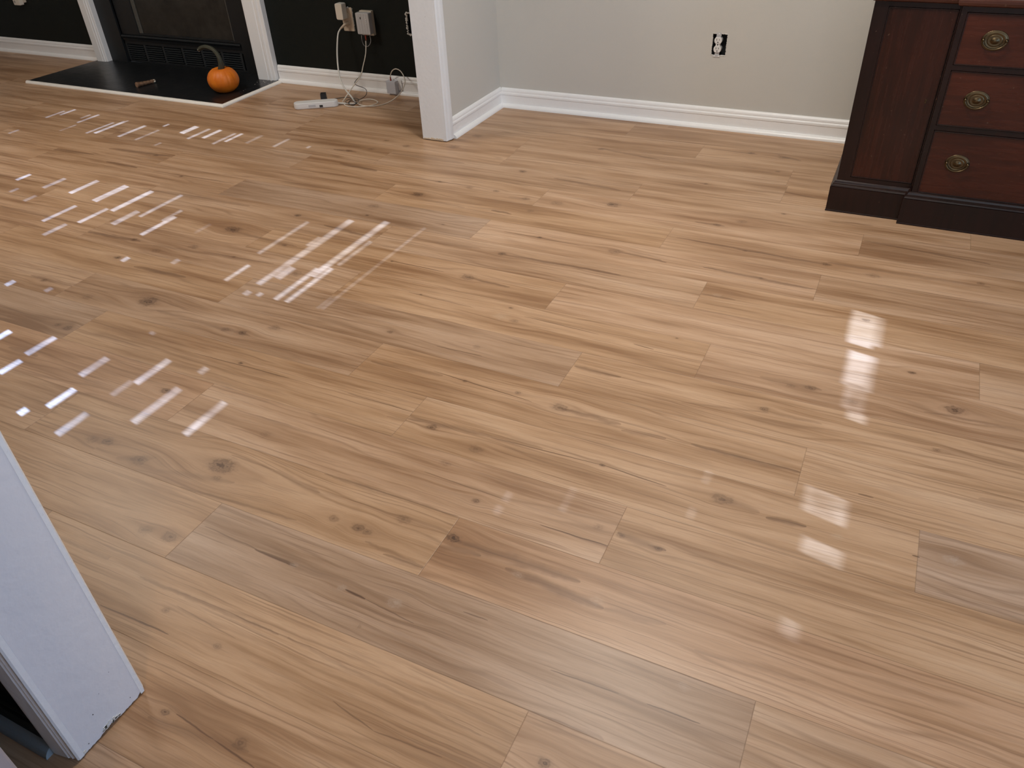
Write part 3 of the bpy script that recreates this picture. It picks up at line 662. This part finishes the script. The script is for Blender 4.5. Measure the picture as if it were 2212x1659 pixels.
SP = [(240+1382/5.82, 60+512/5.82), (240+1384/5.82, 60+470/5.82), (240+1370/5.82, 60+410/5.82), (240+1340/5.82, 60+345/5.82), (240+1290/5.82, 60+285/5.82), (240+1235/5.82, 60+250/5.82), (240+1170/5.82, 60+238/5.82), (240+1125/5.82, 60+256/5.82), (240+1103/5.82, 60+280/5.82)]
sp = [oy(u, v, py-.012*i/8) for i, (u, v) in enumerate(SP)]
sp[0] = Vector((pc.x, pc.y, zt-.004)); 
bm = bmesh.new(); cp = catmull(sp, 6)
tube(bm, cp, lambda t: .010*(1-t)**4+.0090+.0018*t, 20, True, 5, .13)
stm = link('stem', bm, M['stem'], pk, smooth=True)
bm = bmesh.new(); d = (cp[-1]-cp[-2]).normalized(); tube(bm, [cp[-1]-d*.003, cp[-1]+d*.0015], .0098, 16); link('cut_end', bm, M['cut'], stm)
# stub on the hearth
a, b = fl(240+330/5.82, 60+748/5.82, HZ), fl(240+555/5.82, 60+690/5.82, HZ)
M['bark'] = paint('brown_bark', (.15, .082, .045), .75, .3, 70, .003, 90, wear=(45, (.30, .20, .12)))
wk = empty('wooden_stub', ((a+b)/2), 'short brown wooden stub lying on the black hearth left of the pumpkin', 'wood piece')
a.z = b.z = HZ+.0135; L = b-a
bm = bmesh.new(); pts = [a+L*(i/24) for i in range(25)]
tube(bm, pts, lambda t: (.0135-.0045*t+.004*math.exp(-(t/.07)**2)-.001*math.cos(t*34)*(t < .9)+.003*math.exp(-((t-.86)/.05)**2)), 18)
for q in bm.verts: q.co.z += -.0035*((q.co-a).dot(L)/L.dot(L))
link('body', bm, M['bark'], wk, smooth=True)
bm = bmesh.new(); d = L.normalized(); e0 = a+Vector((0, 0, -.0002)); tube(bm, [e0-d*.002, e0+d*.001], .0150, 18); link('sawn_end', bm, paint('sawn_wood', (.34, .19, .115), .7, .15, 80), wk)
bm = bmesh.new(); e1 = b+Vector((0, 0, -.0035)); tube(bm, [e1-d*.012, e1-d*.005, e1+d*.001], lambda t: .0105-.0015*t, 14, True, 4, .12); link('pale_tip', bm, M['cut'], wk)

# ---------------------------------------------------------------- bare outlet in the beige wall
def bare_outlet():
    cx = (OUT[0]+OUT[1])/2-.006; cz = (OUT[2]+OUT[3])/2
    t = empty('wall_outlet', (cx, YB, cz), 'uncovered white duplex outlet in a rough cut hole in the beige wall', 'outlet')
    x0, x1, z0, z1 = OUT
    link('outlet_box', B((x0, x1, YB+.05, YB+.055, z0, z1), (x0-.001, x0+.001, YB+.004, YB+.055, z0, z1), (x1-.001, x1+.001, YB+.004, YB+.055, z0, z1), (x0, x1, YB+.004, YB+.055, z0-.001, z0+.001), (x0, x1, YB+.004, YB+.055, z1-.001, z1+.001)), M['blackd'], t)
    link('mounting_strap', B((cx-.010, cx+.010, YB-.001, YB+.001, cz-.050, cz+.050), (cx-.008, cx+.012, YB-.002, YB+.0005, cz+.036, cz+.050), (cx-.018, cx+.014, YB-.002, YB+.0005, cz-.054, cz-.044)), M['greyplastic'], t)
    for s in (1, -1):
        bm = bmesh.new(); zc = cz+s*.0185
        pr = []
        for k in range(40):
            a = 2*PI*k/40; x, z = .0172*math.cos(a), .0172*math.sin(a)
            z = max(-.0138, min(.0138, z)); pr.append((x, z))
        A = [bm.verts.new((cx+x*.96, YB-.006, zc+z*.96)) for x, z in pr]; A1 = [bm.verts.new((cx+x, YB-.0048, zc+z)) for x, z in pr]; A2 = [bm.verts.new((cx+x, YB+.02, zc+z)) for x, z in pr]
        for k in range(40):
            bm.faces.new((A[k], A[(k+1) % 40], A1[(k+1) % 40], A1[k])); bm.faces.new((A1[k], A1[(k+1) % 40], A2[(k+1) % 40], A2[k]))
        bm.faces.new(A); bm.faces.new(A2[::-1])
        f = link('receptacle', bm, M['plastic'], t)
        bm = B((cx-.0073, cx-.0050, YB-.0066, YB-.005, zc-.0005, zc+.0078), (cx+.0052, cx+.0072, YB-.0066, YB-.005, zc+.0003, zc+.0070))
        lathe_y(bm, cx, YB-.005, zc-.0075, [(.0026, 0), (.0026, .0016), (0, .0016)], 1, 1, 14)
        link('slots', bm, M['slot'], f)
    bm = bmesh.new(); box(bm, cx-.0095, cx+.0095, YB-.004, YB+.02, cz-.012, cz+.012); link('yoke', bm, M['plastic'], t, bevel=.001)
    bm = bmesh.new(); lathe_y(bm, cx, YB-.004, cz, [(.0028, 0), (.0028, .001), (0, .0014)], 1, 1, 12); link('screw', bm, M['slot'], t)
    for dx, dz in ((0.002, .0455), (-.011, -.0495), (.009, -.0495)):
        bm = bmesh.new(); lathe_y(bm, cx+dx, YB-.002, cz+dz, [(.004, 0), (.0035, .0012), (.001, .0016), (0, .0010)], 1, 1, 14); link('screw', bm, M['plastic'], t)
    torn_edge(t, OUT, YB, 21, .0028)
def torn_edge(t, hole, y, seed, amp, bottom=0.):
    x0, x1, z0, z1 = hole; rr = random.Random(seed); bm = bmesh.new()
    per = []
    n1, n2 = 16, 24
    per += [(x0+(x1-x0)*i/n1, z1, 0, 1) for i in range(n1)] + [(x1, z1-(z1-z0)*i/n2, 1, 0) for i in range(n2)] + [(x1-(x1-x0)*i/n1, z0, 0, -1) for i in range(n1)] + [(x0, z0+(z1-z0)*i/n2, -1, 0) for i in range(n2)]
    inn, mid, out = [], [], []
    for x, z, nx, nz in per:
        a, b, c = rr.random()*amp, rr.random()*amp*1.6, rr.random()*amp*.7
        if nz < 0: b += bottom*rr.random()
        inn.append(bm.verts.new((x-nx*a, y+.003, z-nz*a))); mid.append(bm.verts.new((x+nx*.0006, y-.0008-c*.5, z+nz*.0006))); out.append(bm.verts.new((x+nx*(.001+b), y-.0003, z+nz*(.001+b))))
    n = len(per)
    for i in range(n):
        j = (i+1) % n; bm.faces.new((inn[i], inn[j], mid[j], mid[i])); bm.faces.new((mid[i], mid[j], out[j], out[i]))
    return link('torn_plaster', bm, M['plaster'], t)
bare_outlet()

# ---------------------------------------------------------------- things on the dark wall
YP = YL
def z2(x, y): return 540+x/3.95, y/3.95
# torn hole
th = empty('wall_hole', ((HOLE[0]+HOLE[1])/2, YL, .37), 'open black box hole with ragged plaster rim in the dark green wall', 'wall box')
x0, x1, za, zb = HOLE
link('junction_box', B((x0, x1, YL+.05, YL+.055, za, zb), (x0, x0+.001, YL, YL+.055, za, zb), (x1-.001, x1, YL, YL+.055, za, zb), (x0, x1, YL, YL+.055, za, za+.001), (x0, x1, YL, YL+.055, zb-.001, zb)), M['blackd'], th)
torn_edge(th, HOLE, YL, 33, .006, .008)
bm = bmesh.new()
cxh, czh = -2.452, .352
tube(bm, [Vector((cxh+.020*math.cos(a), YL+.012, czh+.020*math.sin(a))) for a in [i*2*PI/24 for i in range(25)]], .0022, 6); link('cable_loop', bm, M['slot'], th)
# worn beige outlet with adapter above and cord plug below
pcx, pcz = -2.872, .378
wo = empty('wall_outlet', (pcx, YL, pcz), 'worn beige outlet plate on the dark green wall holding a white adapter and cord plug', 'outlet')
bm = bmesh.new(); rbox_front(bm, pcx, pcz, .070, .122, YL-.005, YL, .004); link('cover_plate', bm, M['dirty'], wo, bevel=.001)
for s in (1, -1):
    bm = bmesh.new(); lathe_y(bm, pcx, YL-.005, pcz+s*.0195, [(.0165, 0), (.0162, .002), (0, .002)], 1, .85, 28); f = link('receptacle', bm, M['beige'], wo)
bm = bmesh.new(); lathe_y(bm, pcx+.012, YL-.004, pcz+.060, [(.006, 0), (.005, .006), (0, .007)], 1, 1, 12); link('clip', bm, M['greyplastic'], wo)
torn = bmesh.new(); rr = random.Random(8)
for i in range(24):
    z = pcz-.06+.118*i/24; s = .0012+.003*rr.random(); box(torn, pcx+.0355, pcx+.0355+s, YL-.003, YL, z, z+.003)
link('paint_edge', torn, M['plaster'], wo)
yA = YL-.052
A0, A1 = oy(*z2(715, 30), yA), oy(*z2(802, 172), yA)
acx, acz, aw, ah = (A0.x+A1.x)/2, (A0.z+A1.z)/2, .046, .082
wa = empty('power_adapter', (acx, YL-.03, acz), 'upright white rounded plug-in adapter in the upper socket of the worn beige outlet', 'adapter')
bm = bmesh.new(); rbox_front(bm, acx, acz, aw, ah, yA, YL-.012, .008); link('body', bm, M['cordw'], wa, bevel=.002)
bm = bmesh.new(); rbox_front(bm, acx, acz, aw-.003, ah-.003, yA-.001, yA+.001, .008); link('front_face', bm, M['ivory'], wa)
link('prongs', B((acx-.008, acx-.006, YL-.013, YL-.0065, acz-.01, acz-.004), (acx+.006, acx+.008, YL-.013, YL-.0065, acz-.01, acz-.004)), M['steel'], wa)
# router-like box on a plate
yB = YL-.055
B0, B1 = oy(*z2(893, 108), yB), oy(*z2(1030, 300), yB)
bcx, bcz, bw, bh = (B0.x+B1.x)/2, (B0.z+B1.z)/2, B1.x-B0.x, B0.z-B1.z
rb = empty('network_box', (bcx, YL-.03, bcz), 'pale grey box with indicator lights on the dark green wall above tangled cables', 'electronics')
Q0, Q1 = oy(*z2(925, 92), YL-.02), oy(*z2(1070, 295), YL-.004)
bm = bmesh.new(); rbox_front(bm, (Q0.x+Q1.x)/2+.004, (Q0.z+Q1.z)/2, .078, .125, YL-.022, YL, .003); link('wall_plate', bm, M['beige'], rb, bevel=.001)
bm = bmesh.new(); rbox_front(bm, bcx, bcz, bw, bh, yB, YL-.022, .006); link('body', bm, M['greyplastic'], rb, bevel=.003)
bm = bmesh.new()
for i in range(4): rbox_front(bm, bcx-bw*.36+bw*.20*i, bcz, bw*.17, bh*.93, yB-.0008, yB+.001, .003)
link('ribbed_front', bm, M['greyplastic'], rb)
for i in range(4):
    bm = bmesh.new(); lathe_y(bm, bcx+bw*.27+.0015*(i % 2), yB-.0008, bcz+bh*.30-i*bh*.085, [(.0026, 0), (.002, .0016), (0, .002)], 1, 1, 12); link('indicator_light', bm, M['lamp'], rb)
bm = bmesh.new(); rbox_front(bm, bcx-bw*.13, bcz+bh*.26, .006, .012, yB-.0013, yB, .0025); link('button', bm, M['slot'], rb)
# little white wall box at the baseboard
yD = YL-.052
D0, D1 = oy(*z2(1156, 692), yD), oy(*z2(1248, 806), yD)
jb = empty('cable_box', ((D0.x+D1.x)/2, YL-.04, D1.z), 'small square white cable box fixed to the white baseboard beside the doorway post', 'electronics')
bm = B((D0.x, D1.x, yD, YL-.016, max(D1.z, .004), D0.z)); link('body', bm, M['coolplastic'], jb, bevel=.003)
link('mounting_plate', B((D0.x-.004, D1.x+.022, YL-.019, YL-.0155, max(D1.z, .022), D0.z+.004)), M['trimw'], jb, bevel=.001)
# beige jack box at upper left
J = oy(44, 10.9, 3.81)
jk = empty('wall_adapter', (J.x-.03, 3.83, J.z+.06), 'beige plug-in wall unit on the dark green wall left of the fireplace', 'electronics')
p0 = oy(34.8, 10.6, 3.808); p1 = oy(44.2, 12, 3.808)
ww = .068
bm = bmesh.new(); rbox_front(bm, p1.x-ww/2+.004, p1.z+.07, ww, .14, 3.808, 3.838, .006); link('body', bm, M['ivory'], jk, bevel=.003)
bm = bmesh.new(); rbox_front(bm, p1.x-ww/2+.012, p1.z+.072, .070, .118, 3.838, 3.852, .003); link('wall_plate', bm, M['beige'], jk)
bm = B((p1.x-ww+.016, p1.x-ww+.019, 3.8074, 3.809, p1.z+.016, p1.z+.030), (p1.x-ww+.023, p1.x-ww+.026, 3.8074, 3.809, p1.z+.014, p1.z+.028)); link('slots', bm, M['slot'], jk)

# ---------------------------------------------------------------- power strip, its cord, the other cables
sa, sb = fl(*z2(378, 905)), fl(*z2(750, 893))
sa, sb = fl(*z2(375, 900), .018), fl(*z2(752, 872), .018); sa.z = sb.z = 0
mid = (sa+sb)/2; dirv = (sb-sa); SL = dirv.length; ang = math.atan2(dirv.y, dirv.x)
ps = empty('power_strip', mid, 'white rounded power strip lying on the wood floor under the dark green wall', 'power strip', rz=ang)
def local(o_parent, bm):                  # build in the strip's own axes
    for v in bm.verts: v.co = o_parent.matrix_world @ v.co
    return bm
bm = bmesh.new()
for z0_, z1_, w0, w1_ in ((0.002, .012, .050, .056), (.012, .030, .056, .052)):
    pass
secs = [(.001, .94), (.006, 1.0), (.016, 1.0), (.030, .96), (.033, .90)]
prev = None
for z, s in secs:
    ring = [bm.verts.new((x, y, z)) for x, y in rrect(SL-.056*(1-s), .058*s, .0285*s, 8)]
    if prev:
        for i in range(len(ring)): bm.faces.new((prev[i], prev[(i+1) % len(ring)], ring[(i+1) % len(ring)], ring[i]))
    else: bm.faces.new(ring[::-1])
    prev = ring
bm.faces.new(prev)
strip = link('body', local(ps, bm), M['plastic'], ps, smooth=False, bevel=.002)
bm = B((-SL*.16, SL*.0, -.0300, -.026, .010, .022)); link('socket_recess', local(ps, bm), M['greyplastic'], ps)
bm = B((SL*.085, SL*.16, -.0302, -.026, .006, .018)); link('switch', local(ps, bm), M['slot'], ps)
def cable(name, pts, r, mat, parent, n=8):
    bm = bmesh.new(); tube(bm, catmull(pts, n), r, 8); return link(name, bm, mat, parent, smooth=True)
def hang(L, ya, yb, zmin=.004):           # points between depth ya (first) and yb (last); on the floor when they reach it
    out = []
    for i, q in enumerate(L):
        y = ya+(yb-ya)*i/(len(L)-1); p = oy(*z2(*q), y)
        if p.z < zmin: p = fl(*z2(*q), zmin)
        out.append(p)
    return out
plugp = oy(*z2(800, 222), YL-.02)
fend = fl(*z2(890, 866), .005)
cord = hang([(772, 245), (752, 290), (745, 380), (745, 480), (755, 600), (775, 690), (815, 765), (865, 825)], YL-.05, fend.y) + [fend, fl(*z2(905, 880), .005), fl(*z2(860, 884), .006), fl(*z2(800, 882), .008), ps.matrix_world @ Vector((SL/2-.002, 0, .014))]
cable('cord', cord, .0044, M['cordw'], ps)
bm = bmesh.new(); pe = oy(*z2(772, 245), YL-.05)
tube(bm, catmull([Vector((pcx, YL-.007, pcz-.0195)), Vector((pcx-.002, YL-.028, pcz-.0205)), pe], 6), lambda t: .0125-.0075*t, 14); link('plug', bm, M['dirty'], ps, smooth=True)
# ivory network cable with red boots, from the grey box to the small white box
top = oy(*z2(988, 345), yB+.015)
c1 = hang([(988, 350), (990, 400), (986, 470), (966, 560), (946, 640), (892, 720), (842, 790), (806, 845)], yB+.015, fl(*z2(792, 868), .003).y) + [fl(*z2(x, y), .004) for x, y in ((792, 870), (822, 903), (900, 912), (1000, 906), (1060, 892))] + [fl(*z2(x, y), .009) for x, y in ((1090, 872), (1060, 852), (1000, 846), (935, 862))] + [fl(*z2(x, y), .008) for x, y in ((918, 880), (960, 900))] + [fl(*z2(x, y), .004) for x, y in ((1060, 905), (1150, 886))]
fe = c1[-1]
arc = [(1230, 845), (1290, 785), (1322, 705), (1312, 650), (1282, 605), (1243, 588), (1212, 606), (1198, 645), (1199, 668)]
yt = yD+.018
c1 += [oy(*z2(*q), fe.y+(yt-fe.y)*min(1, (i+1)/5)) for i, q in enumerate(arc)]
nc = empty('network_cable', fl(*z2(1000, 880)), 'ivory network cable with red ends looping over the floor below the grey box', 'cable')
cable('jacket', c1, .0028, M['ivory'], nc)
for p, d, L_ in ((oy(*z2(985, 300), yB+.015), Vector((.002, 0, -1)), .026), (Vector((c1[-1].x, c1[-1].y, D0.z-.001)), Vector((-.02, 0, 1)), .022)):
    bm = bmesh.new(); tube(bm, [p, p+d*L_*.35, p+d*L_*.4, p+d*L_], lambda t: .0052-.0022*t, 10); link('connector_boot', bm, M['red'], nc)
# black adapter standing at the strip, with its thin lead
bp = ps.matrix_world @ Vector((SL*.17, .052, 0))
q = oy(*z2(632, 850), bp.y)
ba = empty('power_adapter', (bp.x, bp.y, 0), 'black plug-in adapter standing upright behind the white power strip', 'adapter', rz=ang)
bm = bmesh.new()
for z0_, z1_, a, b in ((.012, .058, .0165, .0195),):
    vb = [bm.verts.new((x, y, z0_)) for x, y in rrect(.034, .040, .004)]; vt = [bm.verts.new((x, y, z1_)) for x, y in rrect(.030, .036, .004)]
    n = len(vb)
    for i in range(n): bm.faces.new((vb[i], vb[(i+1) % n], vt[(i+1) % n], vt[i]))
    bm.faces.new(vt); bm.faces.new(vb[::-1])
body = link('body', local(ba, bm), M['blk'], ba, bevel=.001)
bm = B((-.008, .008, -.026, -.0, .0, .014)); link('plug_block', local(ba, bm), M['blk'], ba)
lead = [oy(*z2(955, 306), yB+.02), oy(*z2(960, 350), yB+.018), oy(*z2(975, 385), yB+.016), oy(*z2(990, 400), yB+.012)] + hang([(984, 440), (988, 480), (972, 540), (958, 600), (936, 650), (895, 700), (908, 726), (980, 755), (996, 790), (976, 826)], yB+.008, fl(*z2(925, 852)).y)
lead += [fl(*z2(x, y), z) for x, y, z in ((922, 852, .004), (870, 851, .011), (842, 872, .012), (852, 892, .011), (890, 892, .010), (906, 872, .013), (880, 842, .013), (825, 830, .006), (765, 836, .004), (720, 842, .008))] + [Vector((bp.x+.017, bp.y+.004, .02))]
cable('lead', lead, .0017, M['blk'], ba)
bm = bmesh.new(); lo = [oy(*z2(x, y), yB+.022) for x, y in ((950, 300), (957, 345), (972, 385), (1000, 397), (1022, 378), (1030, 345), (1022, 300))]
tube(bm, catmull(lo, 6), .0014, 6); link('wire_loop', bm, M['greyplastic'], rb, smooth=True)
lead2 = [(905, 878), (870, 862), (835, 880), (815, 868), (850, 846), (895, 838), (930, 848), (915, 875), (880, 900), (845, 888)]
c = empty('thin_black_cable', fl(*z2(870, 870)), 'thin black cable curled in a small coil on the floor beside the power strip', 'cable')
cable('jacket', [fl(*z2(x, y), .016+.002*(i % 2)) for i, (x, y) in enumerate(lead2)], .0016, M['blk'], c)

# ---------------------------------------------------------------- mahogany sideboard
sb_ = empty('sideboard', (.48, 3.2, 0), 'dark mahogany sideboard with oval brass drawer pulls standing against the beige wall', 'sideboard')
XL, XC0, XC1, XR = -.150, .106, .874, 1.130
YF, YC, YK = 3.005, 2.975, 3.52
ZB, ZT = .118, .724
F = M['mahogf']
e_ = .0008                                 # rails sit a hair behind the stiles so that no faces coincide
link('case', B((XL+e_, XR-e_, YF+.0295, YK, .02, ZT-e_), (XL, XL+.044, YF, YF+.03, ZB-.003, ZT), (XR-.044, XR, YF, YF+.03, ZB-.003, ZT), (XC0-.0045, XC1+.0045, YC+.026, YF+.031, .03, ZT-e_),
    (XC0, XC0+.017, YC, YC+.027, ZB-.003, ZT), (XC1-.017, XC1, YC, YC+.027, ZB-.003, ZT),
    *[(XC0+.0165, XC1-.0165, YC+e_, YC+.0265, z0, z1) for z0, z1 in ((.708, ZT-e_), (.5345, .5505), (.3405, .3565), (ZB-.003+e_, .1175))],
    *[(a, b, YF+e_, YF+.0298, z0, z1) for a, b in ((XL+.0435, XC0-.005), (XC1+.005, XR-.0435)) for z0, z1 in ((.709, ZT-e_), (ZB-.003+e_, .1335))]), F, sb_)
def loop_profile(bm, prof, path):
    """profile [(d outward, z)] mitred along a path of (x, y, (mx, my)) with mitre directions"""
    prev = None
    for x, y, (mx, my) in path:
        ring = [bm.verts.new((x+mx*d, y+my*d, z)) for d, z in prof]
        if prev:
            for i in range(len(prof)-1): bm.faces.new((prev[i], prev[i+1], ring[i+1], ring[i]))
        prev = ring
path = [(XL, YK, (-1, 0)), (XL, YF, (-1, -1)), (XC0-.004, YF, (-1, -1)), (XC0-.004, YC, (-1, -1)), (XC1+.004, YC, (1, -1)), (XC1+.004, YF, (1, -1)), (XR, YF, (1, -1)), (XR, YK, (1, 0))]
bm = bmesh.new(); loop_profile(bm, [(.018, 0), (.0185, .004), (.017, .006), (.017, .096), (.0, .096)], path); link('plinth', bm, F, sb_)
bm = bmesh.new(); loop_profile(bm, [(.0, .094), (.0145, .0955), (.0155, .098), (.0135, .1025), (.0105, .1045), (.0105, .108), (.0075, .110), (.0055, .1155), (.0015, .1185), (-.002, .119)], path); link('base_moulding', bm, F, sb_)
bm = bmesh.new(); loop_profile(bm, [(-.002, .7245), (.004, .7245), (.009, .728), (.011, .735), (.011, .742), (.008, .7465), (-.004, .748)], path)
link('top_moulding', bm, M['mahogt'], sb_)
link('top', B((XL-.006, XR+.006, YF-.004, YK, .7245, .747), (XC0-.008, XC1+.008, YC-.004, YF, .7245, .747)), M['mahogt'], sb_, bevel=.003)
def drawer(x0, x1, z0, z1, y):
    o = link('drawer', B((x0, x1, y+.001, y+.024, z0, z1)), M['mahog'], sb_, bevel=.0012)
    bd = bmesh.new(); w = .0035
    for a in ((x0, x1, z1-w, z1), (x0, x1, z0, z0+w), (x0, x0+w, z0, z1), (x1-w, x1, z0, z1)): box(bd, a[0], a[1], y-.0022, y+.003, a[2], a[3])
    link('cock_bead', bd, M['mahogf'], o, bevel=.001)
    return o
def pull(x, z, y, parent):
    bm = bmesh.new()
    lathe_y(bm, x, y, z, [(.038, 0), (.038, .0018), (.0362, .0030), (.0340, .0022), (.0325, .0030), (.0300, .0042), (.0235, .0030), (.0225, .0024), (.0215, .0036), (.0190, .0042), (.0150, .0030), (.0115, .0036), (.0085, .0062), (.0040, .0078), (0, .0080)], 1, .80, 48)
    o = link('back_plate', bm, M['brass'], parent, smooth=True)
    bm = bmesh.new(); pts = []
    for k in range(33):
        a = PI+PI*k/32; pts.append(Vector((x+.0325*math.cos(a), y-.0095+.003*math.sin(a), z+.002+.0255*math.sin(a))))
    tube(bm, pts, .0026, 8); link('bail', bm, M['brass'], o, smooth=True)
    for s in (-1, 1):
        bm = bmesh.new(); lathe_y(bm, x+s*.0325, y-.001, z+.002, [(.0052, 0), (.0052, .003), (.0034, .006), (.0048, .010), (.0036, .0135), (0, .015)], 1, 1, 14); link('post', bm, M['brass'], o, smooth=True)
for z0, z1, hz in ((.5505, .7075, .630), (.3565, .5340, .447), (.1180, .3400, .235)):
    d = drawer(XC0+.0175, XC1-.0175, z0+.001, z1-.001, YC)
    for x in (.2205, .76): pull(x, hz, YC+.001, d)
def door(x0, x1, kx):
    o = link('door', B((x0, x1, YF+.002, YF+.022, .135, .7075)), M['mahogd'], sb_, bevel=.0012)
    bd = bmesh.new(); w = .003
    for a in ((x0, x1, .7075-w, .7075), (x0, x1, .135, .135+w), (x0, x0+w, .135, .7075), (x1-w, x1, .135, .7075)): box(bd, a[0], a[1], YF-.001, YF+.004, a[2], a[3])
    link('bead', bd, F, o, bevel=.0008)
    bm = bmesh.new(); lathe_y(bm, kx, YF+.002, .422, [(.0042, 0), (.0038, .0015), (.0022, .0018), (0, .0008)], .7, 1.7, 16); link('key_plate', bm, M['brass'], o)
door(-.1055, .1005, .074); door(.8795, 1.0855, .906)
